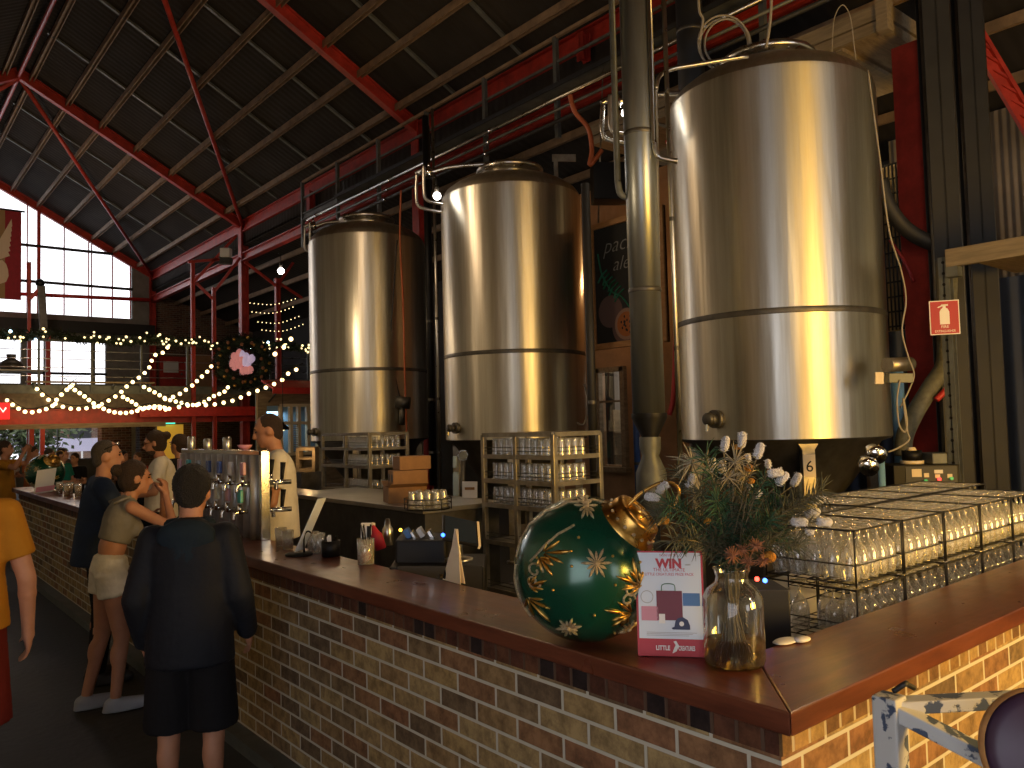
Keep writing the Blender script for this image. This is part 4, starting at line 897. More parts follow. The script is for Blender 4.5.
# ================================================================ GREEN BAUBLE
gold = pbr('gold_foil', (.62, .36, .09), .28, 1, var=.25, scale=30)
glit = pbr('gold_glitter', (.62, .50, .32), .38, .85, var=.35, scale=120, bump=.5, bscale=300)
green = pbr('green_bauble_enamel', (.006, .075, .040), .24, .35, var=.12, scale=3, coat=.7)
BR = .229
def bauble(label, base, cards=True):
    t = thing('christmas_bauble', label, 'ornament', tuple(base), 'giant green christmas baubles')
    base = V(base); c = base+V((0, 0, BR)); MB().ell(c, BR, 56, 36).build('ball', green, t)
    n = (CR*.62+CU*.72-CF*.30).normalized(); 
    m = MB().lathe([(.105, BR*.86), (.106, BR*.90), (.088, BR*.95), (.082, BR*1.10), (.078, BR*1.14), (.060, BR*1.16), (.058, BR*1.13), (.040, BR*1.12), (.036, BR*1.17), (.001, BR*1.18)], c, 40, axis=n)
    cap = m.build('cap', gold, t)
    m = MB()
    u = n.orthogonal().normalized(); w = n.cross(u)
    for k in range(16):
        a = k*PI/8; p = c+n*(BR*.99)+(u*math.cos(a)+w*math.sin(a))*.089; m.ell(p, .006, 8, 6)
    m.build('bead_row', glit, cap)['kind'] = 'stuff'
    a0 = c+n*(BR*1.16)+CR*-.04+CU*.02; a1 = c+n*(BR*1.16)+CR*.055-CU*.04
    MB().tube(bez([a0, a0+CR*.05+CU*.045, a0+CR*.115+CU*.075, a0+CR*.155+CU*.06, a0+CR*.16+CU*.03, a1+CR*.045+CU*.05, a1+CR*.012+CU*.012, a1], 6), .0055, 8).build('hanging_loop', gold, t)
    # relief: snowflakes, sprays and curls lying on the ball
    def on(dx, dy, lift=.002):
        r2 = dx*dx+dy*dy
        d = CR*dx+CU*dy-CF*math.sqrt(max(0.0, 1-r2)) if r2 < 1 else (CR*dx+CU*dy)/math.sqrt(r2)
        return c+d.normalized()*(BR+lift)
    def strip(pts, r, mat, nm, n_=5):
        P = []
        for i in range(len(pts)-1):
            for k in range(n_):
                s = k/n_; P.append(on(pts[i][0]*(1-s)+pts[i+1][0]*s, pts[i][1]*(1-s)+pts[i+1][1]*s))
        P.append(on(*pts[-1])); k = len(P); return P
    def flake(dx, dy, s, arms=12, rot=0):
        m = MB()
        for i in range(arms):
            a = rot+i*2*PI/arms; L = s*(1 if i % 2 == 0 else .72); P = [on(dx+math.cos(a)*L*q, dy+math.sin(a)*L*q) for q in (.12, .35, .55, .78, 1)]
            m.tube(P, [.0022, .0026, .0048, .0042, .001], 6)
        m.ell(on(dx, dy), .010, 8, 6); m.build('snowflake', glit, t)
    flake(.06, .28, .20); flake(-.28, -.62, .17, rot=.3); flake(-.02, .93, .16); flake(.55, -.72, .16, rot=.2)
    def spray(dx, dy, ang, s):
        m = MB()
        for (da, L, r) in ((0, 1, .0065), (.5, .72, .0055), (-.5, .72, .0055), (.95, .5, .0045), (-.95, .5, .0045)):
            a = ang+da; P = [on(dx+math.cos(a)*L*s*q, dy+math.sin(a)*L*s*q) for q in (.1, .35, .6, .82, 1)]
            m.tube(P, [r*.35, r*.6, r, r*.8, r*.15], 7)
        m.build('leaf_spray', gold, t)
    for args in ((-.62, .36, .15, .38), (-.66, .30, -.9, .26), (-.82, -.28, -.75, .42), (-.80, -.1, .5, .26), (.62, -.10, 1.75, .42), (.66, -.05, 2.7, .38), (.55, -.42, 2.9, .40), (.50, -.45, 3.7, .26), (.78, -.3, .8, .25)): spray(*args)
    def curl(pts, r=.0042):
        MB().tube(strip(pts, r, glit, ''), r, 6).build('scroll', glit, t)
    curl([(-.20, .72), (-.42, .60), (-.60, .44), (-.78, .22)]); curl([(-.96, .2), (-.9, .42), (-.78, .62), (-.55, .82), (-.25, .95), (.1, .98), (.35, .92)])
    curl([(-.97, .1), (-.985, -.1), (-.95, -.3), (-.88, -.48), (-.76, -.62)])
    for (x0_, y0_, s, d_) in ((-.72, .12, .11, 1), (-.74, -.02, .10, -1), (.48, -.22, .10, 1), (.52, -.08, .10, -1)):
        curl([(x0_+math.cos(a*d_)*s*(1-a/9), y0_+math.sin(a*d_)*s*(1-a/9)) for a in [k*.5 for k in range(15)]], .0035)
    for k in range(14):
        a = k*2.4; MB().ell(on(math.cos(a)*(.3+.05*k), math.sin(a)*(.3+.05*k)), .0045, 8, 6).build('gold_dot', gold, t)
    return t
cd = 2.58; c_ = ad(585, 567, cd); bauble('large shiny green christmas bauble with gold snowflakes beside the prize sign', (c_.x, c_.y, CT+.001))
bauble('large green christmas bauble at the far end of the bar by the arm in mustard', (1.95, 11.9, CT+.001))
# ================================================================ PRIZE SIGN
b0 = az(638, 655.5, CT+.002); b1 = az(705, 657.5, CT+.002); u = (b1-b0).normalized(); wd = .198; nn = u.cross(V((0, 0, 1)))
upv = (V((0, 0, 1))-nn*.10).normalized(); nn = u.cross(upv); Hh = .305
sg = thing('prize_sign', 'white and red WIN prize sign standing between the bauble and flower jar', 'sign', tuple(b0+u*wd/2))
redp = pbr('print_red', (.50, .02, .035), .5); maroon = pbr('print_maroon', (.16, .012, .03), .5); navy = pbr('print_navy', (.015, .022, .085), .5); pblue = pbr('print_blue', (.06, .17, .42), .5); pinkp = pbr('print_pink', (.62, .26, .34), .5); paper = pbr('print_paper', (.70, .76, .84), .45); pgrey = pbr('print_grey', (.42, .42, .44), .5); pgreen = pbr('print_green', (.10, .22, .14), .5)
P2 = lambda x, y, h=0: b0+u*(x*wd)+upv*(y*Hh)+nn*h
def card(x0, x1, y0, y1, h, mat, nm, par=sg, th=.0006):
    m = MB(); m.obox((P2(x0, y0, h)+P2(x1, y1, h))/2, u*(x1-x0)*wd/2, upv*(y1-y0)*Hh/2, nn*th); return m.build(nm, mat, par)
card(0, 1, 0, 1, -.002, redp, 'backing_card', th=.0015); card(.03, .97, .165, .985, .0005, paper, 'white_panel')
m = MB(); text(m, 'SIGN UP TO', P2(.5, .950, .0015), u, upv, .010, .0003)
text(m, 'WIN', P2(.5, .842, .0015), u, upv, .036, .0003, bold=.002); text(m, 'THE ULTIMATE', P2(.5, .805, .0015), u, upv, .014, .0003); text(m, 'LITTLE CREATURES PRIZE PACK', P2(.5, .765, .0015), u, upv, .0115, .0003, squeeze=.88); m.build('headline', redp, sg)
m = MB(); text(m, 'LITTLE', P2(.27, .06, .0015), u, upv, .018, .0003, 'LEFT', .0006, squeeze=.78); text(m, 'CREATURES', P2(.60, .06, .0015), u, upv, .018, .0003, 'LEFT', .0006, squeeze=.50)
m.prism([(.0, 0), (.012, .006), (.020, .022), (.012, .036), (.004, .034), (.010, .024), (.004, .012)], P2(.51, .03, .0012), u, upv, nn*.0005); m.build('footer_lettering', wht, sg)
card(.30, .68, .34, .62, .002, maroon, 'tote_bag_print'); m = MB(); m.tube(bez([P2(.38, .62, .003), P2(.40, .68, .003), P2(.56, .68, .003), P2(.58, .62, .003)], 5), .0015, 5); m.build('bag_handle_print', pgreen, sg)
card(.69, .94, .48, .60, .002, pblue, 'box_print'); card(.07, .32, .335, .47, .002, pinkp, 'pink_card_print'); card(.33, .42, .31, .40, .0025, wht, 'small_card_print')
m = MB(); m.tube([P2(.16+.09*math.cos(a), .56+.058*math.sin(a), .002) for a in [k*PI/12 for k in range(24)]], .0012, 5, closed=True); m.build('ring_print', pgrey, sg)
m = MB(); m.prism([(-.026, 0), (.024, 0), (.024, .012), (.018, .028), (.004, .036), (-.010, .033), (-.018, .024), (-.021, .008), (-.030, .004)], P2(.66, .255, .003), u, upv, nn*.0006); m.build('cap_print', navy, sg)
MB().cyl(P2(.66, .31, .0036), P2(.66, .31, .0042), .007, n=14).build('cap_badge_print', wht, sg)
for k in range(3): card(.14, .88-.06*k, .222-.014*k, .227-.014*k, .0015, pgrey, 'small_print')
m = MB(); m.ell(P2(.78, .87, .001), (.010, .010, .001), 10, 6); m.build('smudge_print', pgrey, sg)
m = MB(); m.prism([(-.5, 0), (.5, 0), (.5, .05), (-.5, .05)], P2(.5, 0, -.004), u*wd, -nn, upv*.004); m.build('stand_foot', M['white'], sg)
# ================================================================ FLOWER JAR
jc = az(735, 664, CT); jar = thing('glass_jar', 'clear round-shouldered glass jar with water holding dried flowers', 'vase', tuple(jc))
JR = .086
jg = thin_glass('jar_glass', (.93, .95, .92), .06, .03, .9, .02)
MB().lathe([(.001, .004), (JR*.9, .003), (JR, .015), (JR, .165), (JR*.97, .19), (JR*.80, .215), (JR*.56, .232), (JR*.53, .25), (JR*.60, .268), (JR*.62, .272), (JR*.57, .272)], jc, 40).build('jar_body', jg, jar)
wm, wn2, wo2 = nt('vase_water'); wg = wn2.nodes.new('ShaderNodeBsdfGlass'); wg.inputs['Color'].default_value = (.78, .66, .36, 1); wg.inputs['IOR'].default_value = 1.33; wg.inputs['Roughness'].default_value = .0; wn2.links.new(wg.outputs[0], wo2.inputs[0])
MB().lathe([(.001, .006), (JR*.95, .006), (JR*.965, .02), (JR*.965, .066), (.001, .066)], jc, 36).build('water', wm, jar)
neck = jc+V((0, 0, .255))
leafm = pbr('dry_leaf_green', (.075, .080, .050), .8, var=.5, scale=25); leaf2 = pbr('fern_green', (.018, .070, .036), .7, var=.4, scale=20); stemm = pbr('dry_stem', (.16, .13, .075), .8, var=.3, scale=30); whitef = pbr('white_bloom', (.72, .72, .74), .9, var=.12, scale=60, bump=.8, bscale=260, sheen=.4); orangef = pbr('orange_bloom', (.62, .27, .03), .9, var=.3, scale=60, bump=.9, bscale=260); strawf = pbr('straw_spike', (.36, .31, .20), .8, var=.3, scale=40); rust = pbr('rust_bloom', (.34, .15, .08), .9, var=.4, scale=40, bump=.8, bscale=120)
rs = random.Random(11)
def stem_curve(tip, k=None):
    a = rs.random()*6.28; r = JR*.62*rs.random(); b = jc+V((math.cos(a+PI)*r, math.sin(a+PI)*r, .012)); nk = neck+V((math.cos(a)*.022*rs.random(), math.sin(a)*.022*rs.random(), 0))
    mid = nk*.45+tip*.55+V((0, 0, .035)); return bez([b, nk, mid, tip], 5)
def leafy(P, i0, n, L, mb, w=.0022, spread=.9):
    for i in range(n):
        s = i0+(len(P)-1-i0)*i/max(1, n-1)*.999; k = int(s); p = P[k].lerp(P[min(k+1, len(P)-1)], s-k); t_ = (P[min(k+1, len(P)-1)]-P[k-1]).normalized()
        side = t_.orthogonal().normalized(); side.rotate(Matrix.Rotation(i*2.4+rs.random(), 3, t_)); d = (t_*.75+side*spread).normalized(); l = L*(.6+.6*rs.random())
        mb.tube([p, p+d*l*.5+V((0, 0, .002)), p+d*l-V((0, 0, l*.12))], [w*.6, w, w*.2], 4, cap=False)
FG = 'dried flowers in the glass jar'
whites = [(725, 444, 80), (742, 440, 88), (759, 451, 75), (712, 465, 85), (722, 467, 100), (691, 481, 65), (662, 488, 45), (652, 497, -5), (768, 464, 100), (775, 473, 5), (782, 479, 50), (796, 480, 65), (799, 522, 2), (824, 522, -3), (812, 513, 20), (818, 500, 10), (748, 458, 90), (750, 486, 90), (758, 494, 60), (809, 532, -25)]
for i, (x, y, a) in enumerate(whites):
    d = 2.24+rs.uniform(-.16, .16)-(.05 if x > 790 else 0); tip = ad(x, y, d); ar = math.radians(a)
    ax_ = (CR*math.cos(ar)+CU*math.sin(ar)-CF*rs.uniform(-.1, .3)).normalized()
    small = i in (8, 16, 17, 18, 19); L = .026 if small else .042; R_ = .0085 if small else .0118
    t = thing('flower_stem', 'dried stem with a fluffy white brush bloom in the glass jar', 'flower', tuple(tip), FG+', white blooms')
    P = stem_curve(tip-ax_*L*.5); MB().tube(P, .0018, 5).build('stem', stemm, t)
    m = MB(); nr = 14
    prof = [(R_*.35, -L*.52), (R_*.85, -L*.42), (R_, -L*.2), (R_*1.02, 0), (R_*.98, L*.25), (R_*.8, L*.45), (R_*.4, L*.54), (.0005, L*.56)]
    m.lathe(prof, tip, 12, axis=ax_)
    for k in range(34):
        a_ = rs.random()*6.28; h = rs.uniform(-.42, .46)*L; o1 = ax_.orthogonal().normalized(); o2 = ax_.cross(o1); dd = o1*math.cos(a_)+o2*math.sin(a_); q = tip+ax_*h+dd*R_*.85
        m.tube([q, q+(dd+ax_*.3)*.0048], [.0012, .0004], 4, cap=False)
    m.build('bloom', whitef, t)
    lm = MB(); leafy(P, 8, 12, .032, lm); lm.build('leaf_needles', leafm, t)
for i, (x, y, r) in enumerate([(737, 447, .0095), (749, 468, .013), (707, 521, .0115), (751, 481, .010), (665, 521, .013), (690, 518, .009), (769, 557, .019)]):
    tip = ad(x, y, 2.16+rs.uniform(-.08, .08)); t = thing('flower_stem', 'dried stem with a round orange button bloom in the glass jar', 'flower', tuple(tip), FG+', orange blooms')
    P = stem_curve(tip); MB().tube(P, .0017, 5).build('stem', stemm, t); MB().ell(tip, (r, r, r*.82), 14, 10).build('bloom', orangef, t)
for i, (x, y, n, kind) in enumerate([(692, 463, 34, 0), (706, 470, 30, 0), (735, 462, 26, 0), (728, 478, 28, 0), (745, 476, 24, 0)]):
    tip = ad(x, y, 2.2+rs.uniform(-.1, .1)); t = thing('dried_sprig', 'spiky straw coloured sprig sticking up in the glass jar', 'sprig', tuple(tip), FG+', straw sprigs')
    P = stem_curve(tip); MB().tube(P, .002, 5).build('stem', stemm, t); m = MB()
    for k in range(n):
        dv = V((rs.gauss(0, 1), rs.gauss(0, 1), rs.gauss(.35, .8))).normalized(); l = rs.uniform(.035, .075); m.tube([tip, tip+dv*l*.6, tip+dv*l-V((0, 0, .008))], [.0012, .0016, .0003], 4, cap=False)
    m.build('spikes', strawf, t)
greens = [(668, 505), (676, 470), (700, 492), (716, 500), (735, 505), (757, 505), (778, 500), (800, 498), (822, 492), (690, 540), (672, 541), (715, 540), (783, 536), (800, 545), (740, 478), (765, 480), (656, 515), (820, 492), (705, 455), (727, 520), (748, 520), (770, 520), (700, 520)]
for i, (x, y) in enumerate(greens):
    tip = ad(x, y, 2.22+rs.uniform(-.2, .2)); t = thing('foliage_sprig', 'feathery green foliage sprig spilling from the glass jar', 'sprig', tuple(tip), FG+', green sprigs')
    P = stem_curve(tip); MB().tube(P, .0016, 5).build('stem', stemm, t); m = MB(); leafy(P, 5, 110, .062, m, .0017, .95); m.build('leaf_needles', leaf2 if i % 3 == 0 else leafm, t)
for i, (x, y) in enumerate([(742, 550), (756, 546), (733, 556), (763, 560), (748, 562)]):
    tip = ad(x, y, 2.12+rs.uniform(-.04, .04)); t = thing('flower_stem', 'ragged rusty pink bloom low at the mouth of the glass jar', 'flower', tuple(tip), FG+', rusty blooms')
    P = stem_curve(tip); MB().tube(P, .002, 5).build('stem', stemm, t); m = MB()
    for k in range(60):
        dv = V((rs.gauss(0, 1), rs.gauss(0, 1), rs.gauss(.2, 1))).normalized(); m.tube([tip, tip+dv*rs.uniform(.012, .028)], [.002, .0008], 4, cap=False)
    m.build('bloom', rust, t)
tw = az(786, 646, CT); t = tag(MB().ell(tw+V((.03, .02, .006)), (.055, .03, .006), 14, 6).ell(tw+V((.075, -.01, .008)), (.035, .022, .008), 12, 6).build('bar_towel', M['white']), 'crumpled white bar cloth on the counter edge beside the jar', 'cloth')
# small machine with status lights behind the jar
p = ad(752, 588, 3.05); t = thing('fridge_controller', 'dark navy box with a red and a blue light behind the flower jar', 'box', (p.x, p.y, .886))
m = MB(); m.obox((p.x, p.y, .886+.14), CR*.11, V((0, 0, .14)), V((.63, .77, 0))*.10); m.build('case', pbr('navy_case', (.007, .010, .022), .5), t, bevel=.006)
for (x, y, c3, nm) in ((757, 579, (1, .05, .03), 'red'), (765, 580.5, (.05, .15, 1), 'blue')):
    q = ad(x, y, 2.90); MB().ell(q, .0085, 10, 8).build('indicator', emis('led_'+nm, c3, 9), t)
# ================================================================ TAP TOWER
TX0, TX1, TY0, TY1, TZ = 2.03, 2.065, 4.97, 6.56, 1.67
tp = thing('tap_tower', 'stainless beer tap tower wall with two rows of badged taps', 'beer taps', (2.05, 6.0, CT))
MB().box((TX0, TY0+.03, CT+.001), (TX1, TY1, TZ-.03)).build('body', M['steel'], tp, bevel=.006)
MB().box((TX0-.012, TY0, CT), (TX1+.012, TY0+.035, TZ)).build('end_post', M['chrome'], tp, bevel=.004); MB().box((TX0-.012, TY0, TZ-.03), (TX1+.012, TY1+.01, TZ)).build('top_rail', M['chrome'], tp, bevel=.004)
for k in range(13): MB().cyl((TX0-.008, TY0+.10+k*.118, CT+.002), (TX0-.008, TY0+.10+k*.118, TZ-.03), .036, n=16).build('column_tube', pbr('tube_satin', (.62, .62, .60), .42, .75, var=.15) if k == 0 else MATS['tube_satin'], tp)
bcol = [(.55, .30, .38), (.70, .68, .66), (.10, .16, .42), (.06, .09, .22), (.32, .36, .40), (.06, .40, .42), (.62, .36, .40), (.72, .70, .52), (.50, .10, .18), (.35, .35, .30)]
bm = [pbr('tap_badge_%d' % i, c, .4) for i, c in enumerate(bcol)]
def tap(x, y, z, s, i):
    m = MB(); m.cyl((x, y, z), (x+s*.055, y, z), .016, n=12); m.cyl((x+s*.05, y, z-.01), (x+s*.05, y, z+.05), .018, .014, n=12); m.tube(bez([(x+s*.05, y, z), (x+s*.075, y, z-.004), (x+s*.085, y, z-.02), (x+s*.087, y, z-.05)], 4), [.012]*13, 10)
    b = m.build('tap', M['chrome'], tp)
    if s < 0: m = MB(); m.obox((x-.045, y, z+.10), (.012, 0, 0), (0, .027, 0), (0, 0, .042)); m.build('badge', bm[i % 10], b, bevel=.006)
    else: MB().cyl((x+.05, y, z+.045), (x+.06, y, z+.15), .011, .017, n=10).build('handle', M['black'], b)
satin = pbr('satin_steel', (.62, .62, .60), .42, .75, var=.15)
for r, z in enumerate((1.455, 1.275)):
    for xx in (.055, .15): q_ = V((TX1+xx, TY0+.14, z)); MB().cyl(q_, q_+V((.012, 0, .13)), .011, .018, n=10).build('side_handle', M['black'], tp)
    for k in range(7): tap(TX0-.03, TY0+.14+k*.215+r*.05, z, -1, k+r*5)
    for k in range(4): tap(TX1, TY0+.08+k*.36+r*.05, z+.005, 1, k)
    MB().cyl((TX1+.01, TY0+.16, z), (TX1+.20, TY0+.10, z), .016, n=12).build('side_spout', M['chrome'], tp)
for k, (y, h, mt) in enumerate(((5.65, .09, 'steel'), (6.05, .08, 'bench'), (6.42, .10, 'steel'))):
    tag(MB().lathe([(.026, 0), (.03, .01), (.03, h-.01), (.02, h), (.001, h)], (2.05, y, TZ+.001), 18).build('canister', M[mt]), ('steel canister on the tap tower, nearest the bartender with the shaved head', 'steel canister in the middle of the tap tower top', 'steel canister on the tap tower, furthest from the shaved bartender')[k], 'canister')
tag(MB().lathe([(.02, 0), (.04, .015), (.05, .035), (.048, .035), (.035, .02), (.001, .010)], (2.05, 5.32, TZ+.001), 20).build('pink_bowl', pinkp), 'small pink bowl on top of the tap tower', 'bowl')
# ================================================================ THINGS ON AND BEHIND THE COUNTER
p = az(299, 555, CT+.001); mh = thing('menu_holder', 'tilted white menu sheet in a small black holder on the counter', 'menu', tuple(p))
MB().lathe([(.001, 0), (.075, 0), (.075, .008), (.06, .014), (.001, .015)], p, 24).build('base', M['black'], mh)
d0 = V((CR.x, CR.y, 0)).normalized(); f0 = V((CF.x, CF.y, 0)).normalized(); ln = (V((0, 0, 1))*.88+d0*.36+f0*.2).normalized(); q = p+V((0, 0, .02))
m = MB(); m.obox(q+ln*.16, ln*.155, (d0*.2+f0*.95).normalized()*.055, ln.cross(d0*.2+f0*.95).normalized()*.002); m.build('menu_sheet', pbr('menu_paper', (.62, .70, .85), .4), mh)
MB().tube(bez([p+V((0, 0, .012))+d0*.03, p+V((0, 0, .10))+d0*.03, p+V((0, 0, .13))+d0*.05, p+V((0, 0, .12))+d0*.07], 4), .005, 6).build('clip', M['black'], mh)
p = az(308, 551, CT+.001)
def small_bin(label, px, py, z, r, h, mat, name='tumbler_cup', cat='cup', d=None, prof=None):
    q = az(px, py, z); t = MB().lathe(prof or [(.001, .002), (r*.82, 0), (r, h), (r*.95, h), (r*.78, .008), (.001, .008)], q, 20).build(name, mat); return tag(t, label, cat)
for k, (x, y) in enumerate(((281, 546), (288, 549), (313, 551), (319, 553))): small_bin(('clear water glass on the counter, closest to the bartender', 'clear water glass on the counter just before the menu holder', 'clear water glass on the counter just past the menu holder', 'clear water glass beside the black caddy on the counter')[k], x, y, CT+.001, .036, .11, M['tumbler'], 'water_glass', 'glass')
cd_ = thing('caddy', 'black caddy on the counter edge past the menu holder', 'caddy', tuple(az(331, 556, CT+.001))); q = az(331, 556, CT+.001)
MB().lathe([(.001, .002), (.05, 0), (.052, .085), (.047, .085), (.045, .01), (.001, .01)], q, 20).build('cup', M['black'], cd_)
for k in range(5): MB().bar(q+V((.02*math.cos(k*1.3), .02*math.sin(k*1.3), .01)), q+V((.035*math.cos(k*1.3), .035*math.sin(k*1.3), .11)), .018, .004).build('napkin', M['white'] if k % 2 else M['black'], cd_)
st = thing('straw_jar', 'glass jar with a red scoop and black straws on the counter', 'jar', tuple(az(366, 566, CT+.001))); q = az(366, 564, CT+.001)
MB().lathe([(.001, .002), (.042, .001), (.045, .13), (.043, .13), (.04, .008), (.001, .008)], q, 20).build('jar_body', M['tumbler'], st); MB().ell(q+V((0, 0, .04)), (.03, .03, .028), 12, 8).build('red_scoop', redp, st)
for k in range(5): MB().cyl(q+V((.012*math.cos(k*1.3), .012*math.sin(k*1.3), .01)), q+V((.03*math.cos(k*1.9), .03*math.sin(k*1.9), .20)), .003, n=6).build('straw', M['black'], st)
def px_box(name, label, cat, x0, x1, y0, y1, d, dep, mat, bev=.004, parts=()):
    c = ad((x0+x1)/2, (y0+y1)/2, d); s = d/F; t = thing(name, label, cat, (c.x, c.y, c.z-(y1-y0)*s/2))
    m = MB(); m.obox(c, CR*(x1-x0)*s/2, CU*(y1-y0)*s/2, CF*dep/2); m.build('body', mat, t, bevel=bev)
    for (nm, a0, a1, c0, c1, h, mt) in parts:
        cc_ = ad((a0+a1)/2, (c0+c1)/2, d-dep/2-h); m = MB(); ss = (d-dep/2)/F; m.obox(cc_, CR*(a1-a0)*ss/2, CU*(c1-c0)*ss/2, CF*.003); m.build(nm, mt, t)
    return t
px_box('framed_notice', 'narrow white framed notice with a dark stripe behind the straw jar', 'notice', 361, 375, 523, 546, 4.6, .03, M['white'], parts=(('dark_stripe', 367, 371, 526, 546, .002, M['black']),))
rp_ = thing('squeeze_bottle', 'red squeeze bottle on the bench behind the counter', 'bottle', tuple(ad(381, 549, 4.5))); q = ad(381, 549, 4.5); MB().lathe([(.001, 0), (.032, 0), (.034, .08), (.022, .10), (.008, .14), (.001, .142)], q, 16, axis=(-.25, .2, 1)).build('bottle_body', redp, rp_); MB().cyl(q+V((-.03, .025, .115)), q+V((-.036, .03, .15)), .006, n=8).build('nozzle', M['cream'], rp_)
tag(MB().lathe([(.001, 0), (.03, 0), (.032, .09), (.02, .11), (.012, .15), (.001, .15)], ad(388, 545, 4.6), 16).build('squeeze_bottle', M['bench']), 'grey squeeze bottle next to the red one behind the counter', 'bottle')
pr = px_box('receipt_printer', 'black till printer block with blue lit controls on top behind the counter', 'printer', 398, 448, 536, 568, 4.15, .22, M['black'], .012)
for (x, y, w, mt) in ((408, 531, 7, pblue), (421, 530, 6, M['white']), (431, 532, 5, M['chrome']), (414, 533, 4, M['chrome'])):
    q = ad(x, y+2, 4.12); m = MB(); m.obox(q, (CR*.8+CU*.5)*w*.0024, (CU*.8-CR*.5)*.026, CF*.03); m.build('roll' if mt is M['white'] else 'button_panel', mt, pr, bevel=.004)
q = ad(400.5, 530, 3.7); MB().ell(q, .008, 10, 8).build('amber_light', emis('amber_led', (1, .55, .05), 5), pr); q = ad(443, 535, 3.65); MB().ell(q, .009, 10, 8).build('blue_light', emis('blue_led', (.03, .12, 1), 8), pr)
dr = px_box('cash_drawer', 'wide black cash drawer below the tilted till screen', 'cash drawer', 394, 486, 560, 612, 4.1, .32, M['black'], .008, (('drawer_front', 398, 482, 566, 606, .002, M['rubber']), ('lock', 440, 444, 574, 578, .006, M['chrome'])))
ts = thing('till_screen', 'tilted till touchscreen on a silver stand above the cash drawer', 'till', tuple(ad(460, 560, 3.98)))
MB().cyl(ad(459, 558, 3.95), ad(457, 536, 3.95), .022, n=16).build('stand', M['steel'], ts); c_ = ad(459, 560, 3.95); MB().lathe([(.001, 0), (.07, 0), (.07, .008), (.02, .02)], c_, 24).build('foot', M['steel'], ts)
c_ = ad(460, 531, 3.93); a_ = (CR*.95-CU*.24+CF*.2).normalized(); b_ = (CF*.8+CU*.42-CR*.2); b_ = (b_-a_*b_.dot(a_)).normalized(); n_ = a_.cross(b_)
m = MB(); m.obox(c_, a_*.09, b_*.10, n_*.008); m.build('screen_case', M['black'], ts, bevel=.004); m = MB(); m.obox(c_+n_*.009*(1 if n_.z > 0 else -1), a_*.078, b_*.092, n_*.001); m.build('screen', pbr('dark_screen', (.02, .03, .05), .12), ts); m = MB(); m.obox(c_+a_*.094, a_*.006, b_*.10, n_*.010); m.build('card_slot', M['cream'], ts)
p0, p1 = az(443, 579.5, CT+.002), az(461, 584.5, CT+.002); u2 = (p1-p0); t = thing('tent_card', 'tall pointed cream card standing on the counter by the till screen', 'card', tuple((p0+p1)/2)); nn2 = u2.normalized().cross(V((0, 0, 1)))
w2 = u2.length
m = MB(); m.prism([(0, 0), (w2, 0), (w2*.62, .235), (w2*.55, .235)], p0, u2.normalized(), (V((0, 0, 1))-nn2*.12).normalized(), nn2*.002); m.build('front_panel', M['cream'], t)
m = MB(); m.prism([(0, 0), (w2, 0), (w2*.62, .235), (w2*.55, .235)], p0-nn2*.022, u2.normalized(), (V((0, 0, 1))+nn2*.02).normalized(), nn2*.002); m.build('back_panel', M['cream'], t)
m = MB(); m.prism([(.004, .006), (.026, .006), (.028, .03), (.022, .045), (.014, .045), (.008, .03)], p0+nn2*.004-V((0, 0, 0)), u2.normalized(), (V((0, 0, 1))-nn2*.12).normalized(), nn2*.0008); m.build('printed_bottle', M['black'], t)
# ================================================================ PEOPLE
def closed(mb, pr):
    k = pr[0]
    if k == 'c':
        a, b, ra, rb = V(pr[1]), V(pr[2]), pr[3], pr[4]
        mb.ell(a, ra, 14, 9); mb.ell(b, rb, 14, 9)
        if (b-a).length > 1e-4: mb.cyl(a, b, ra, rb, 14)
    elif k == 'e': mb.ell(pr[1], pr[2], 20, 12, pr[3] if len(pr) > 3 else None)
    elif k == 'f':   # elliptical frustum a->b, radii (rx, ry) at each end
        a, b, r0, r1 = V(pr[1]), V(pr[2]), pr[3], pr[4]; n = 24
        X = V(pr[5]) if len(pr) > 5 else V((1, 0, 0)); A = (b-a).normalized(); X = (X-A*X.dot(A)).normalized(); Y = A.cross(X); vs = []
        for c, r in ((a, r0), (b, r1)):
            for i in range(n): t = 2*PI*i/n; vs.append(c+X*math.cos(t)*r[0]+Y*math.sin(t)*r[1])
        fs = [(i, (i+1) % n, n+(i+1) % n, n+i) for i in range(n)]+[list(range(n))[::-1], list(range(n, 2*n))]
        mb.add(vs, fs, True)
def blob(prims, name, mat, parent, vox=.011, sm=4, rough=0):
    mb = MB()
    for p in prims: closed(mb, p)
    o = mb.build(name, mat, None, org=V((0, 0, 0)), recalc=False)
    r = o.modifiers.new('r', 'REMESH'); r.mode = 'VOXEL'; r.voxel_size = vox; r.use_smooth_shade = True
    s = o.modifiers.new('s', 'SMOOTH'); s.iterations = sm; s.factor = .5
    me = bpy.data.meshes.new_from_object(o.evaluated_get(bpy.context.evaluated_depsgraph_get()))
    old = o.data; o.modifiers.clear(); o.data = me; bpy.data.meshes.remove(old); me.name = name
    me.materials.clear(); me.materials.append(mat)
    for p in me.polygons: p.use_smooth = True
    if rough:
        rr = random.Random(5)
        for v in me.vertices: v.co += v.normal*rr.uniform(-rough, rough)
    o.parent = parent; return o
skin = pbr('skin_tan', (.42, .20, .12), .55, var=.08, scale=14); skin2 = pbr('skin_warm', (.50, .25, .16), .55, var=.08, scale=14)
hairm = {k: pbr('hair_'+k, c, .55, var=.4, scale=60, bump=.8, bscale=180) for k, c in (('black', (.008, .007, .007)), ('brown', (.035, .018, .010)), ('grey', (.06, .05, .042)), ('light', (.10, .055, .025)))}
def cloth(name, col, rough=.85, var=.15): return pbr('cloth_'+name, col, rough, var=var, scale=5, bump=.35, bscale=14, spec=.15)
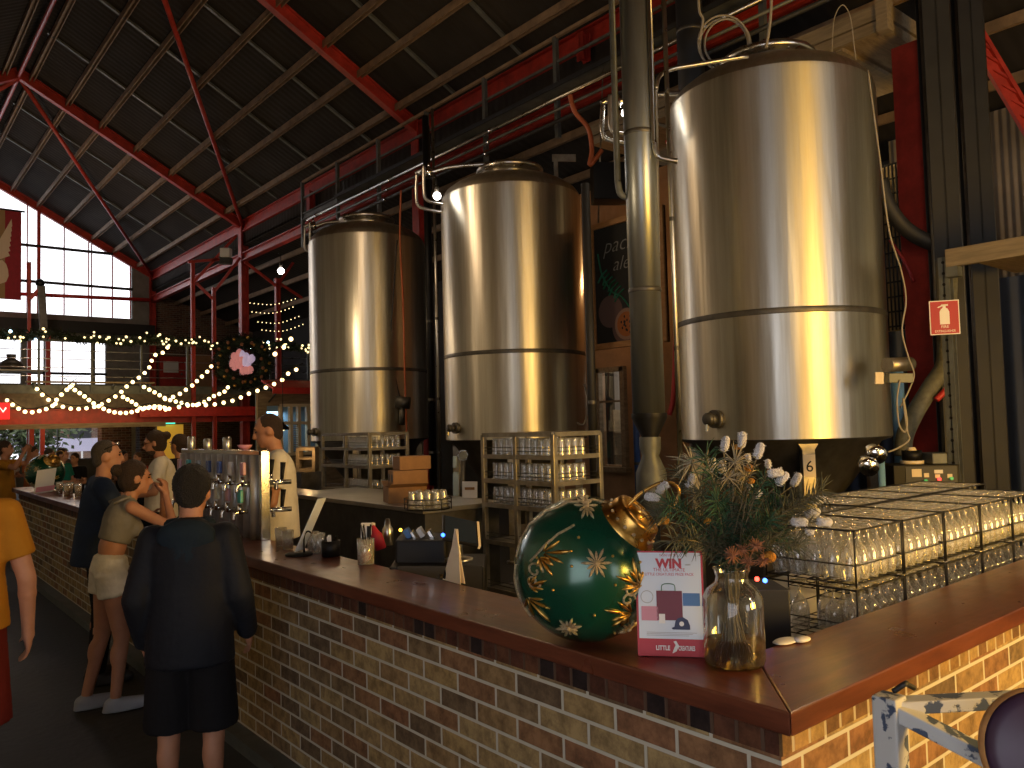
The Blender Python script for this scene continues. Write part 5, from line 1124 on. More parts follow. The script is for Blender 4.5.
CL = dict(navyjacket=cloth('navy_jacket', (.012, .014, .020), .6), hood=cloth('hood_blue', (.014, .024, .036)), blackshort=cloth('black_shorts', (.010, .010, .012)), blue=cloth('dark_blue_shirt', (.024, .038, .075)), jeans=cloth('black_jeans', (.010, .010, .013)),
          grey=cloth('grey_top', (.22, .21, .185)), denim=cloth('bleached_denim', (.66, .65, .60), var=.3), mustard=cloth('mustard', (.42, .19, .02)), maroon=cloth('dark_red_shorts', (.14, .018, .014)), white=cloth('white_tee', (.72, .68, .60)), black=cloth('black_top', (.010, .010, .011)), teal=cloth('teal', (.02, .22, .17)), orange=cloth('orange', (.42, .13, .05)), dgrey=cloth('charcoal', (.06, .06, .065)), red=cloth('red_tee', (.32, .05, .04)))
shoe_g = pbr('shoe_grey', (.30, .32, .36), .6); shoe_b = pbr('shoe_black', (.02, .02, .022), .5); sole = pbr('shoe_sole', (.6, .6, .6), .6)
BASE = dict(pel=(0, 0, .95), wai=(0, .0, 1.10), che=(0, -.005, 1.29), nek=(0, -.005, 1.46), hed=(0, .02, 1.635),
            shR=(.185, -.01, 1.42), elR=(.235, -.03, 1.13), wrR=(.225, .04, .88), shL=(-.185, -.01, 1.42), elL=(-.235, -.03, 1.13), wrL=(-.225, .04, .88),
            hpR=(.09, 0, .92), knR=(.10, .02, .50), anR=(.10, -.02, .09), hpL=(-.09, 0, .92), knL=(-.10, .02, .50), anL=(-.10, -.02, .09), toR=(.12, .17, .03), toL=(-.12, .17, .03))
def hand(w, d, n, sgn, curl, s=1.0):
    """palm, four fingers and a thumb at wrist w pointing along d, palm facing n"""
    d = d.normalized(); n = (n-d*n.dot(d)).normalized(); a = d.cross(n)*sgn; P = []
    R = Matrix((a, n, d)).transposed()
    P.append(('e', w+d*.045*s, (.040*s, .017*s, .052*s), R)); P.append(('c', w-d*.02, w+d*.02*s, .026*s, .028*s))
    for k, (off, L) in enumerate(((.030, .070), (.010, .080), (-.010, .074), (-.029, .058))):
        p = w+d*.082*s+a*off*s; dd = d.copy(); ax_ = a; P0 = p
        for j, f in enumerate((.45, .32, .25)):
            ang = curl*(.7+.25*j+.06*k); dd = (dd*math.cos(ang)+n*math.sin(ang)) if j == 0 else dd
            if j:
                nn_ = ax_.cross(dd); nn_ = nn_ if nn_.dot(n) > -2 else -nn_; m_ = Matrix.Rotation(-ang*sgn if False else ang, 3, d.cross(n)); dd = m_@dd
            p1 = p+dd*L*f*s; P.append(('c', p, p1, .0092*s*(1-.08*j), .0088*s*(1-.1*j))); p = p1
    t0 = w+d*.025*s+a*.030*s; t1 = t0+(d*.6+a*.55+n*.35).normalized()*.042*s; t2 = t1+(d*.85+a*.1+n*.45).normalized()*.032*s
    P += [('c', t0, t1, .014*s, .0115*s), ('c', t1, t2, .0110*s, .0092*s)]
    return P
def person(label, loc, rz, H, pose, top, topmat, leg, legmat, hair, sk=skin, female=False, shoes=shoe_b, vox=.0105, headrot=(0, 0, 0), hem=.90, leghem=.48, sleeve=.5, extras=None, curl=.35, beard=False, handd=None, bulk=1.0, detail=True):
    s = H/1.75; J = {k: V(v)*s for k, v in BASE.items()}
    for k, v in pose.items(): J[k] = V(v)*s
    t = thing('person', label, 'person', (0, 0, 0)); f = .90 if female else 1.0; B = []
    Rh = Euler(headrot).to_matrix(); hc = J['hed']
    def hp(x, y, z): return hc+Rh@(V((x, y, z))*s)
    B += [('e', hc+Rh@(V((0, -.008, .018))*s), (.074*s, .094*s, .100*s), Rh), ('e', hp(0, .022, -.045), (.060*s, .070*s, .070*s), Rh), ('e', hp(0, .066, -.092), (.026*s, .022*s, .020*s), Rh),
          ('c', hp(0, .088, .020), hp(0, .108, -.026), .010*s, .0145*s), ('c', hp(-.028, .084, .034), hp(.028, .084, .034), .012*s, .012*s), ('c', hp(-.016, .086, -.062), hp(.016, .086, -.062), .0095*s, .0095*s),
          ('e', hp(.077, -.006, -.008), (.010*s, .022*s, .033*s), Rh), ('e', hp(-.077, -.006, -.008), (.010*s, .022*s, .033*s), Rh), ('c', J['nek']-V((0, 0, .03)), hp(0, -.012, -.06), .056*s*f, .054*s*f)]
    up = (J['che']-J['pel']).normalized(); X = (J['shR']-J['shL']).normalized()
    fw_ = up.cross(X); Rt = Matrix((X, -X.cross(up).normalized()*1, up)).transposed() if False else Matrix((X, up.cross(X).normalized(), up)).transposed()
    B += [('e', J['pel'], (.155*s, .105*s, .115*s), Rt), ('e', J['wai'], (.128*s*f, .090*s, .14*s), Rt), ('e', J['che'], (.158*s*f, .105*s, .165*s), Rt), ('c', J['shL']*.85+J['shR']*.15, J['shR']*.85+J['shL']*.15, .058*s*f, .058*s*f), ('c', J['che']+up*.10*s, J['nek'], .08*s, .055*s*f)]
    if female: B += [('e', J['che']+fw_*.085*s+X*.065*s-up*.02, (.06*s, .05*s, .06*s)), ('e', J['che']+fw_*.085*s-X*.065*s-up*.02, (.06*s, .05*s, .06*s))]
    for S, sg in (('R', 1), ('L', -1)):
        B += [('c', J['sh'+S], J['el'+S], .050*s*f, .039*s*f), ('c', J['el'+S], J['wr'+S], .040*s*f, .026*s*f), ('e', J['el'+S].lerp(J['wr'+S], .28), (.040*s*f,)*3),
              ('c', J['hp'+S], J['kn'+S], .082*s, .054*s), ('c', J['kn'+S], J['an'+S], .053*s, .036*s), ('e', J['kn'+S].lerp(J['an'+S], .3)-V((0, .012, 0))*s, (.050*s, .052*s, .10*s)), ('c', J['an'+S]-V((0, .02, .04))*s, J['to'+S]+V((0, 0, .01)), .036*s, .03*s)]
        d = (J['wr'+S]-J['el'+S]); n = -X*sg
        if handd and S in handd: d, n = V(handd[S][0]), V(handd[S][1])
        B += hand(J['wr'+S], d, n, -sg if False else sg, curl, s)
    blob(B, 'body', sk, t, vox, 3)
    # --- clothes
    g = .016*s*bulk; P = []
    hemc = J['pel'].lerp(J['che'], (hem*s-J['pel'].z)/max(.05, J['che'].z-J['pel'].z)) if top != 'crop' else J['wai']+up*.0
    P += [('e', J['che'], (.158*s*f+g, .105*s+g, .165*s+g), Rt), ('c', J['shL']*.9+J['shR']*.1, J['shR']*.9+J['shL']*.1, .060*s*f+g*.25, .060*s*f+g*.25), ('c', J['che']+up*.1*s, J['nek']-up*.012*s, .09*s, .062*s)]
    if top == 'crop': P += [('f', J['wai']+up*.03*s, J['che'], (.135*s*f+g, .092*s+g), (.155*s*f+g, .10*s+g), X), ('e', J['che']+fw_*.088*s+X*.065*s-up*.02, (.066*s, .055*s, .066*s)), ('e', J['che']+fw_*.088*s-X*.065*s-up*.02, (.066*s, .055*s, .066*s))]
    else: P += [('f', hemc, J['wai']+up*.05*s, (.162*s+g*1.6, .115*s+g*1.6), (.140*s*f+g*1.6, .098*s+g*1.6), X), ('f', J['wai'], J['che'], (.140*s*f+g*1.5, .098*s+g*1.5), (.158*s*f+g, .105*s+g), X)]
    for S in 'RL':
        if top == 'crop': continue
        e = J['sh'+S].lerp(J['el'+S], min(1, sleeve/.5 if sleeve < .5 else 1) if sleeve < .5 else (sleeve if sleeve <= 1 and sleeve < .9 else 1))
        if sleeve >= .95: P += [('c', J['sh'+S], J['el'+S], .062*s*f+g*.4, .054*s*f+g*.45), ('c', J['el'+S], J['el'+S].lerp(J['wr'+S], .94), .054*s*f+g*.5, .038*s*f+g*.5)]
        else: e = J['sh'+S].lerp(J['el'+S], .68); P += [('c', J['sh'+S], J['sh'+S].lerp(J['el'+S], .2), .066*s*f, .066*s*f), ('f', e, J['sh'+S].lerp(J['el'+S], .15), (.066*s*f, .066*s*f), (.064*s*f, .064*s*f))]
    blob(P, {'tee': 't_shirt', 'jacket': 'jacket', 'shirt': 'shirt', 'crop': 'crop_top'}[top], topmat, t, vox*1.1, 3, .0012)
    Q = [('e', J['pel']+V((0, 0, .0)), (.155*s+g, .105*s+g, .118*s), Rt), ('f', J['pel']-up*.05*s, J['pel'].lerp(J['wai'], .5), (.16*s+g*.6, .112*s+g*.6), (.142*s+g*.6, .10*s+g*.6), X)]
    for S in 'RL':
        if leg == 'trousers': Q += [('c', J['hp'+S], J['kn'+S], .092*s, .066*s), ('c', J['kn'+S], J['an'+S]+V((0, 0, .03)), .066*s, .052*s)]
        else:
            k = J['hp'+S].lerp(J['kn'+S], max(.12, min(1, (J['hp'+S].z-leghem*s)/max(.05, J['hp'+S].z-J['kn'+S].z)))); dd = (k-J['hp'+S]); Q += [('f', k, J['hp'+S]+V((0, 0, .02)), (.088*s+g, .092*s+g), (.085*s+g*.5, .098*s+g*.5))]
    blob(Q, 'trousers' if leg == 'trousers' else 'shorts', legmat, t, vox*1.1, 3, .0012)
    for S in 'RL':
        a, b = J['an'+S], J['to'+S]; dv = (b-a); dv.z = 0; dv = dv.normalized()
        o = blob([('c', a-V((0, 0, .035))*s-dv*.03, V((b.x, b.y, .045*s)), .046*s, .040*s), ('c', a-V((0, 0, .02))*s, a-V((0, 0, .04))*s, .048*s, .05*s), ('f', V((a.x, a.y, .002))+dv*.05*s, V((a.x, a.y, .03))+dv*.05*s, (.135*s, .048*s), (.135*s, .047*s), dv)], 'shoe', shoes, t, .012, 2)
    # --- hair and face
    if hair:
        Hh = [('e', hc+Rh@(V((0, -.022, .034))*s), (.083*s, .098*s, .100*s), Rh), ('e', hc+Rh@(V((0, -.045, -.02))*s), (.070*s, .062*s, .085*s), Rh)]
        if hair[1] == 'bun': Hh += [('e', hc+Rh@(V((0, -.125, .05))*s), (.045*s, .045*s, .045*s)), ('e', hc+Rh@(V((0, -.03, -.01))*s), (.086*s, .088*s, .10*s), Rh)]
        if hair[1] == 'thick': Hh = [('e', hc+Rh@(V((0, -.018, .040))*s), (.089*s, .104*s, .100*s), Rh), ('e', hc+Rh@(V((0, -.045, .0))*s), (.074*s, .066*s, .085*s), Rh)]
        if hair[1] == 'buzz': Hh = [('e', hc+Rh@(V((0, -.018, .026))*s), (.0775*s, .0935*s, .0965*s), Rh), ('e', hc+Rh@(V((0, -.05, -.02))*s), (.064*s, .05*s, .07*s), Rh)]
        blob(Hh, 'hair', hairm[hair[0]], t, .011, 2, .0025 if hair[1] != 'buzz' else .0006)
    if beard: blob([('e', hp(0, .035, -.085), (.060*s, .066*s, .040*s), Rh)], 'beard', hairm['brown'], t, .011, 2, .002)
    if detail:
        for sg in (-1, 1):
            MB().ell(hp(sg*.031, .083, .012), (.0115*s, .007*s, .006*s), 10, 6, Rh).build('eye', M['black'], t, org=V((0, 0, 0)))
            MB().tube([hp(sg*.014, .093, .030), hp(sg*.032, .092, .036), hp(sg*.050, .082, .030)], .0045*s, 6).build('eyebrow', hairm[hair[0]] if hair else hairm['brown'], t, org=V((0, 0, 0)))
    if extras: extras(t, J, hp, s, Rh, X, up, fw_)
    t.location = V(loc); t.rotation_euler = (0, 0, rz); return t
def face(dx, dy): return math.atan2(dy, dx)-PI/2
# man in dark jacket, seen from behind
def jk(t, J, hp, s, Rh, X, up, fw_):
    blob([('e', J['nek']+V((0, -.085, -.05))*s, (.135*s, .070*s, .085*s)), ('e', J['nek']+V((0, -.105, -.14))*s, (.10*s, .050*s, .115*s)), ('c', J['nek']+V((-.085, -.01, .0))*s, J['nek']+V((.085, -.01, 0))*s, .035*s, .035*s)], 'hood', CL['hood'], t, .012, 4, .002)
q = az(194, 834, 0)
person('man seen from behind in a dark hooded jacket and black shorts, standing at the bar', (1.19, 3.76, 0), face(.50, .87), 1.68, dict(nek=(0, .02, 1.44), hed=(0, .06, 1.585), shR=(.16, -.0, 1.375), shL=(-.16, -.0, 1.375), elR=(.225, -.02, 1.11), wrR=(.24, .12, .90), elL=(-.225, -.04, 1.11), wrL=(-.215, .06, .89)), 'jacket', CL['navyjacket'], 'shorts', CL['blackshort'], ('black', 'thick'), hem=.80, leghem=.50, sleeve=1, extras=jk, bulk=1.6, headrot=(-.15, 0, .05))
# man in blue shirt with sunglasses pushed up
def shades(t, J, hp, s, Rh, X, up, fw_):
    for sg in (-1, 1): MB().ell(hp(sg*.034, .062, .092), (.028*s, .012*s, .016*s), 12, 8, Rh).build('sunglass_lens', M['chrome'], t, org=V((0, 0, 0))); MB().tube([hp(sg*.062, .055, .088), hp(sg*.082, -.02, .05)], .003*s, 6).build('sunglass_arm', M['black'], t, org=V((0, 0, 0)))
q = az(95, 678, 0)
person('man in a dark blue shirt with sunglasses pushed up on his cropped hair', (1.42, 6.52, 0), face(.93, -.10), 1.77, dict(pel=(0, -.03, .96), wai=(0, -.02, 1.10), che=(0, .0, 1.28), nek=(0, .02, 1.45), hed=(0, .05, 1.62), shR=(.18, .0, 1.41), elR=(.23, .14, 1.17), wrR=(.14, .38, 1.15), shL=(-.18, .0, 1.41), elL=(-.24, .10, 1.15), wrL=(-.14, .36, 1.14)), 'shirt', CL['blue'], 'trousers', CL['jeans'], ('grey', 'buzz'), sk=skin2, hem=.84, sleeve=1, extras=shades, bulk=1.5, headrot=(-.05, 0, -.15))
# woman leaning on the bar
def frills(t, J, hp, s, Rh, X, up, fw_):
    for sg in (-1, 1): MB().tube([J['che']+X*sg*.09*s+up*.12*s+fw_*.06*s, J['sh'+('R' if sg > 0 else 'L')]*.55+J['nek']*.45+V((0, 0, .05))*s, J['che']+X*sg*.08*s+up*.12*s-fw_*.09*s], .012*s, 8).build('strap', CL['grey'], t, org=V((0, 0, 0)))
    MB().lathe([(.150*s, -.012), (.156*s, 0), (.150*s, .012)], (0, 0, 0), 24).build('waistband', CL['denim'], t, org=V((0, 0, 0))) if False else None
person('woman in grey crop top and denim shorts leaning on the bar, hands at face', (1.33, 5.83, 0), face(.97, -.05), 1.66, dict(pel=(0, .0, .98), wai=(0, .02, 1.12), che=(0, .07, 1.28), nek=(0, .12, 1.43), hed=(0, .17, 1.58), shR=(.16, .11, 1.39), elR=(.19, .38, 1.22), wrR=(.05, .36, 1.45), shL=(-.16, .11, 1.39), elL=(-.18, .40, 1.22), wrL=(-.06, .37, 1.45), hpR=(.09, -.01, .93), hpL=(-.09, -.01, .93), knR=(.09, .06, .50), anR=(.09, .02, .09), toR=(.10, .20, .03), knL=(-.10, -.03, .50), anL=(-.10, -.13, .09), toL=(-.11, .05, .03)), 'crop', CL['grey'], 'shorts', CL['denim'], ('brown', 'bun'), female=True, shoes=shoe_g, leghem=.79, extras=frills, curl=.6, headrot=(-.1, 0, -.1), bulk=.9, handd={'R': ((-.3, .0, 1), (-.6, -.7, 0)), 'L': ((.3, 0, 1), (.6, -.7, 0))})
# mustard shirts
q = ad(-46, 600, 3.5); person('person in a mustard t-shirt and dark red shorts at the edge of the picture', (q.x, q.y, 0), face(.15, 1), 1.80, dict(elR=(.265, -.03, 1.13), wrR=(.27, .06, .88), elL=(-.25, -.02, 1.13)), 'tee', CL['mustard'], 'shorts', CL['maroon'], ('brown', 'short'), sk=skin2, hem=.93, leghem=.52, bulk=1.8)
q = ad(4, 480, 11.8); person('person in a mustard top with raised arms at the far end of the bar', (q.x, q.y, 0), face(.9, -.4), 1.74, dict(elR=(.27, .22, 1.36), wrR=(.14, .30, 1.58), elL=(-.26, .24, 1.40), wrL=(-.12, .30, 1.60)), 'tee', CL['mustard'], 'trousers', CL['dgrey'], ('brown', 'short'), hem=.88, vox=.016, bulk=1.5)
# bartenders
q = ad(276, 480, 6.35); person('tall bartender with shaved head in a white t-shirt beside the tap tower', (q.x, q.y, 0), face(-.95, .35), 1.94, dict(hed=(0, .05, 1.62), elR=(.25, .04, 1.13), wrR=(.20, .28, 1.08), elL=(-.25, .04, 1.13), wrL=(-.18, .30, 1.06)), 'tee', CL['white'], 'trousers', CL['black'], ('brown', 'buzz'), hem=.86, bulk=2.0, headrot=(-.25, 0, -.05))
def specs(t, J, hp, s, Rh, X, up, fw_):
    for sg in (-1, 1): MB().tube([hp(sg*.033+.022*math.cos(a), .102, .010+.018*math.sin(a)) for a in [k*PI/6 for k in range(12)]], .0028*s, 5, closed=True).build('spectacle_rim', M['black'], t, org=V((0, 0, 0))); MB().tube([hp(sg*.056, .098, .014), hp(sg*.08, 0, .012)], .0028*s, 5).build('spectacle_arm', M['black'], t, org=V((0, 0, 0)))
q = ad(161, 480, 8.5); person('bartender with glasses and tied hair in a white t-shirt looking down', (q.x, q.y, 0), face(-.9, .3), 1.83, dict(hed=(0, .06, 1.62), elR=(.24, .05, 1.14), wrR=(.16, .30, 1.08), elL=(-.24, .05, 1.14), wrL=(-.14, .30, 1.10)), 'tee', CL['white'], 'trousers', CL['black'], ('brown', 'bun'), hem=.86, bulk=2.0, vox=.012, headrot=(-.2, 0, 0), extras=specs, beard=True)
q = ad(180, 480, 9.4); person('bartender in a black t-shirt turned away between the bartenders in white', (q.x, q.y, 0), face(-.5, .85), 1.77, dict(), 'tee', CL['black'], 'trousers', CL['black'], ('brown', 'short'), hem=.86, vox=.015, bulk=1.6)
# customers beyond the bar
for (px, py, d, H, mt, hr, fx, fy, lb) in ((33, 450, 15.0, 1.60, 'orange', 'brown', .6, -.7, 'customer in an orange top standing far behind the second green bauble'), (49, 453, 15.6, 1.55, 'dgrey', 'grey', .9, -.3, 'customer in a charcoal top beside the orange customer beyond the bar'), (62, 452, 13.4, 1.58, 'teal', 'brown', .7, -.7, 'customer in a teal top beyond the second green bauble'), (75, 458, 14.2, 1.48, 'black', 'brown', -.7, -.7, 'shorter customer in black facing the camera beside the teal customer'), (124, 460, 15.2, 1.47, 'black', 'black', .4, -.9, 'dark haired customer in black beyond the woman at the bar'), (138, 462, 14.0, 1.47, 'red', 'light', -.8, -.6, 'customer in a red t-shirt beyond the woman at the bar'), (6, 452, 15.0, 1.62, 'white', 'black', .5, -.8, 'customer in a pale t-shirt behind the raised mustard arms')):
    q = ad(px, 480, d); person(lb, (q.x, q.y, 0), face(fx, fy), H, dict(elR=(.24, .04, 1.14), wrR=(.15, .27, 1.15), elL=(-.24, .04, 1.14), wrL=(-.15, .27, 1.15)), 'tee', CL[mt], 'trousers', CL['jeans'], (hr, 'short'), sk=skin2, vox=.018, bulk=1.5)
# ================================================================ BALCONY AT THE FAR END
BY = 22.9
m = MB(); m.box((LX, BY, 2.84), (13, 32.7, 3.08)); struct(m.build('floor_balcony', M['grey']))
m = MB(); m.box((LX, BY-.06, 2.50), (8.6, BY, 2.86)); struct(m.build('trim_balcony_fascia', pbr('fascia_brown', (.13, .10, .07), .7, var=.3)))
m = MB(); m.ibeam((LX, BY+.2, 2.28), (13, BY+.2, 2.28), .2, .4, (0, 0, 1), .03); struct(m.build('balcony_beam', M['red']))
m = MB(); m.box((LX, BY-.12, 1.98), (6.6, BY+.05, 2.10)); struct(m.build('trim_lintel_beam', M['timber']))
def red_post(px, z1, w=.10, z0=0, y=BY-.1): 
    q = ay(px, 340, y); m = MB().ibeam((q.x, y, z0), (q.x, y, z1), w, w, (1, 0, 0), .02); return struct(m.build('column', M['red']))
red_post(193, ay(193, 262, BY-.1).z); red_post(214, 5.9); red_post(278, 6.35, .14); red_post(29, 7.6, .10, y=30.5); red_post(48, 5.2, .14, 3.08, y=30); 
for (a, b) in (((188, 262), (224, 259)), ((192, 284), (236, 236)), ((214, 292), (240, 258)), ((245, 262), (279, 288)), ((196, 283), (214, 300)), ((279, 283), (305, 245)), ((279, 283), (302, 298))):
    m = MB().bar(ay(a[0], a[1], BY-.1), ay(b[0], b[1], BY-.1), .07, .07); struct(m.build('brace_beam', M['red']))
fl = thing('floodlight', 'white boxy floodlight clamped on the red post frame above the wreath', 'lamp', tuple(ay(226, 257, BY-.25))); q = ay(226, 257, BY-.25)
m = MB(); m.obox(q+V((0, 0, .12)), CR*.14, CU*.13, CF*.12); m.build('housing', M['white'], fl, bevel=.02); m = MB(); m.obox(q-V((0, 0, .12)), CR*.16, CU*.10+CF*.05, CF*.12); m.build('reflector_hood', M['grey'], fl, bevel=.02)
# rail: posts, wires, top rail
rl = thing('balcony_railing', 'steel balcony railing carrying the leafy lit garland', 'railing', (4, BY-.04, 3.08))
MB().box((LX, BY-.06, 4.18), (12, BY-.02, 4.24)).build('top_rail', M['grey'], rl)
for k in range(12): x = LX+.2+k*1.2; MB().box((x-.025, BY-.065, 2.9), (x+.025, BY-.015, 4.2)).build('post', M['grey'], rl)
for z in (3.3, 3.52, 3.74, 3.96): MB().cyl((LX, BY-.04, z), (12, BY-.04, z), .010, n=6).build('wire', M['steel'], rl)
hr = thing('drink_ledge', 'pale timber ledge along the balcony under the bright windows', 'ledge', (4.5, BY-.12, 3.1)); MB().box((3.3, BY-.22, 3.13), (6.3, BY-.03, 3.17)).build('ledge_board', M['timber'], hr)
for k in range(4): MB().bar((3.5+k*.9, BY-.2, 3.13), (3.5+k*.9, BY-.05, 2.98), .04, .03).build('bracket', M['grey'], hr)
tb = thing('balcony_table', 'white topped table on the balcony at the picture edge', 'table', tuple(ay(14, 386, 24.5))); q = ay(14, 370, 24.5)
MB().box((q.x-1.2, 24.2, q.z-.04), (q.x+.75, 25.0, q.z)).build('tabletop', M['white'], tb)
for x in (q.x-1.1, q.x+.65):
    for y in (24.27, 24.93): MB().cyl((x, y, 3.081), (x, y, q.z-.04), .025, n=8).build('leg', M['darksteel'], tb)
po = thing('plant_pot', 'dark squat pot standing on the white balcony table', 'pot', (q.x-.05, 24.6, q.z)); MB().lathe([(.001, 0), (.22, 0), (.30, .08), (.26, .2), (.10, .3), (.12, .42), (.10, .42), (.001, .3)], (q.x-.05, 24.6, q.z), 20).build('pot_body', M['cone'], po)
# leaning dark post with ball on top
ps = thing('flag_post', 'dark post with a ball top leaning in front of the gable window', 'post', tuple(ay(44, 336, 30))); MB().bar(ay(44, 338, 30), ay(41, 286, 30), .22, .16).build('shaft', M['cone'], ps); MB().bar(ay(30, 299, 30), ay(40, 288, 30), .10, .10).build('arm', M['red'], ps); MB().ell(ay(40, 283, 30), .14, 14, 10).build('ball_top', M['black'], ps)
# leafy garland with lights
garl = pbr('garland_green', (.022, .035, .018), .85, var=.5, scale=8); bulbm = emis('string_bulb', (1, .70, .30), 5); fairy = emis('fairy_bulb', (1, .74, .34), 2.6); coolb = emis('fairy_cool', (.5, .8, 1), 10)
gd = thing('leafy_garland', 'long leafy garland with tiny lights along the balcony rail', 'garland', (4, BY-.15, 4.3)); m = MB(); rg = random.Random(3)
gx0, gx1 = LX+.1, 11.0
gz = lambda x: 4.30+.05*math.sin(x*2.1)+.03*math.sin(x*5.3)
m.tube([V((gx0+(gx1-gx0)*i/60, BY-.15, gz(gx0+(gx1-gx0)*i/60))) for i in range(61)], .05, 6)
for k in range(2600):
    x = rg.uniform(1.5, gx1); p = V((x, BY-.15, gz(x))); d = V((rg.gauss(0, .8), rg.gauss(-.2, .7), rg.gauss(-.25, .8))).normalized(); l = rg.uniform(.10, .26); s_ = d.orthogonal().normalized()*rg.uniform(.012, .03)
    m.add([p, p+d*l*.5+s_, p+d*l, p+d*l*.5-s_], [(0, 1, 2, 3)], False)
m.build('foliage', garl, gd)
lb_ = MB().ell((0, 0, 0), .026, 8, 6)
bp0 = None
def small_bulb(p, par, mat, r, nm='bulb', cache={}):
    key = (mat.name, r)
    if key not in cache:
        o = MB().ell((0, 0, 0), r, 10, 7).build(nm, mat, None, org=V((0, 0, 0))); cache[key] = o
    else: o = cache[key].copy(); COL.objects.link(o)
    o.parent = par; o.location = V(p)-par.location; return o
for k in range(84):
    x = rg.uniform(2.6, 10.9); small_bulb((x, BY-.15-rg.uniform(.08, .22), gz(x)+rg.uniform(-.16, .16)), gd, fairy if k % 21 else coolb, .026 if k % 3 else .034)
# big wreath
wc = ay(243, 362, BY-.66); wr = thing('christmas_wreath', 'big dark green wreath hanging on the red column with a pink centre', 'wreath', tuple(wc)); m = MB(); uu, ww = V((1, -.25, 0)).normalized(), V((0, 0, 1)); nn_ = uu.cross(ww)
ring = [wc+(uu*math.cos(a)+ww*math.sin(a))*.60 for a in [2*PI*i/48 for i in range(48)]]
m.tube(ring, .15, 8, closed=True)
for k in range(2600):
    a = rg.uniform(0, 2*PI); rd = (uu*math.cos(a)+ww*math.sin(a)); b = rg.uniform(0, 2*PI); d = (rd*math.cos(b)+nn_*math.sin(b)); p = wc+rd*.60+d*.12; l = rg.uniform(.08, .20); d = (d+(ww.cross(rd) if False else nn_.cross(rd))*rg.uniform(-.8, .8)).normalized(); s_ = d.orthogonal().normalized()*.016
    m.add([p, p+d*l*.5+s_, p+d*l, p+d*l*.5-s_], [(0, 1, 2, 3)], False)
m.build('needles', garl, wr); MB().tube([wc+V((0, 0, .7)), wc+V((0, .1, .62)), V((wc.x, BY-.05, 4.245))], .014, 6).build('hook', M['cone'], wr)
for k in range(26):
    a = k*2*PI/26+rg.uniform(-.1, .1); rd = (uu*math.cos(a)+ww*math.sin(a)); small_bulb(wc+rd*rg.uniform(.48, .74)+nn_*.22*(1 if nn_.y < 0 else -1), wr, (rust if k % 2 else gold), .05, 'wreath_ball')
pk = [pbr('wreath_pink_glow', (.72, .28, .26), .6, emit=(.9, .33, .30), estr=.35), pbr('wreath_lilac_glow', (.62, .52, .66), .6, emit=(.8, .62, .85), estr=.35)]  # self-lit clumps stand in for the bright pink showing through the ring
m1, m2 = MB(), MB()
for k in range(26):
    a = rg.uniform(0, 2*PI); r = .30*math.sqrt(rg.random()); p = wc+(uu*math.cos(a)+ww*math.sin(a))*r+nn_*.02*k/26; (m1 if math.cos(a-.6) < .3 else m2).ell(p, (.10, .05, .12), 10, 6)
m1.build('pink_glow_clumps', pk[0], wr)['kind'] = 'stuff'; m2.build('lilac_glow_clumps', pk[1], wr)['kind'] = 'stuff'
# festoon strings
def festoon(label, pts, d0, d1, r=.047, step=7.2, group='festoon light strings', mat=None, cab=True):
    n = len(pts); P = bez([ad(x, y, d0+(d1-d0)*i/(n-1)) for i, (x, y) in enumerate(pts)], 6)
    t = thing('string_light', label, 'string lights', tuple(P[0]), group); sag = V((0, 0, r*1.9))
    MB().tube([p+sag for p in P], .011, 5).build('cable', M['black'], t)
    acc = 0; nxt = 0
    for a, b in zip(P, P[1:]):
        L = (b-a).length
        while nxt <= acc+L and L > 0: small_bulb(a.lerp(b, (nxt-acc)/L), t, mat or bulbm, r); nxt += step*(d0+d1)/2/F
        acc += L
    return t
F1 = 19.5
festoon('string of warm bulbs starting at the picture edge and dipping below the balcony', [(2, 395), (9, 402), (23, 411), (34, 412), (51, 407), (58, 398), (70, 387), (77, 382)], F1, F1)
festoon('longest string of warm bulbs, dipping then rising to the balcony garland', [(37, 389), (46, 398), (58, 405), (74, 409), (94, 407), (106, 402), (119, 394), (126, 387), (141, 376), (149, 368), (154, 356), (164, 352), (170, 343)], F1+.4, F1+1.5)
festoon('string of warm bulbs crossing two others in front of the red fascia', [(70, 387), (84, 396), (93, 403), (109, 411), (125, 413), (140, 410), (146, 408), (158, 408), (168, 410)], F1-.3, F1, step=5.5)
festoon('short string of warm bulbs ending on the red fascia', [(123, 397), (134, 403), (141, 408), (150, 407), (160, 406), (170, 409)], F1+.2, F1+.2, step=5)
festoon('string of warm bulbs dipping low then rising to the wreath', [(144, 387), (154, 392), (167, 399), (182, 403), (192, 405), (202, 403), (214, 396), (224, 392), (228, 387)], F1+.3, F1+.8, step=5.5)
festoon('steep string of warm bulbs rising to the post beside the wreath', [(165, 399), (176, 396), (184, 391), (193, 385), (199, 379), (207, 372), (213, 364)], F1, F1+1.4, step=8.5)
festoon('string of warm bulbs passing under the wreath to the furthest tank', [(179, 407), (192, 405), (209, 405), (222, 403), (235, 400), (248, 394), (265, 388), (284, 379), (289, 373), (303, 367)], F1, F1, step=9)
festoon('string of fat warm bulbs hanging down beside the wreath', [(275, 354), (282, 349), (286, 344), (292, 338)], 20.0, 20.0, step=11, r=.055)
for k, (a, b) in enumerate((((250, 303), (298, 298)), ((252, 312), (296, 306)), ((258, 322), (300, 316)), ((262, 330), (304, 324)))):
    festoon('fine line of tiny lights by the furthest tank, %s of four' % ('topmost', 'second from top', 'third from top', 'lowest')[k], [a, ((a[0]+b[0])/2, (a[1]+b[1])/2+4), b], 21.5, 21.5, r=.014, step=4.2, group='lines of tiny lights', mat=fairy)
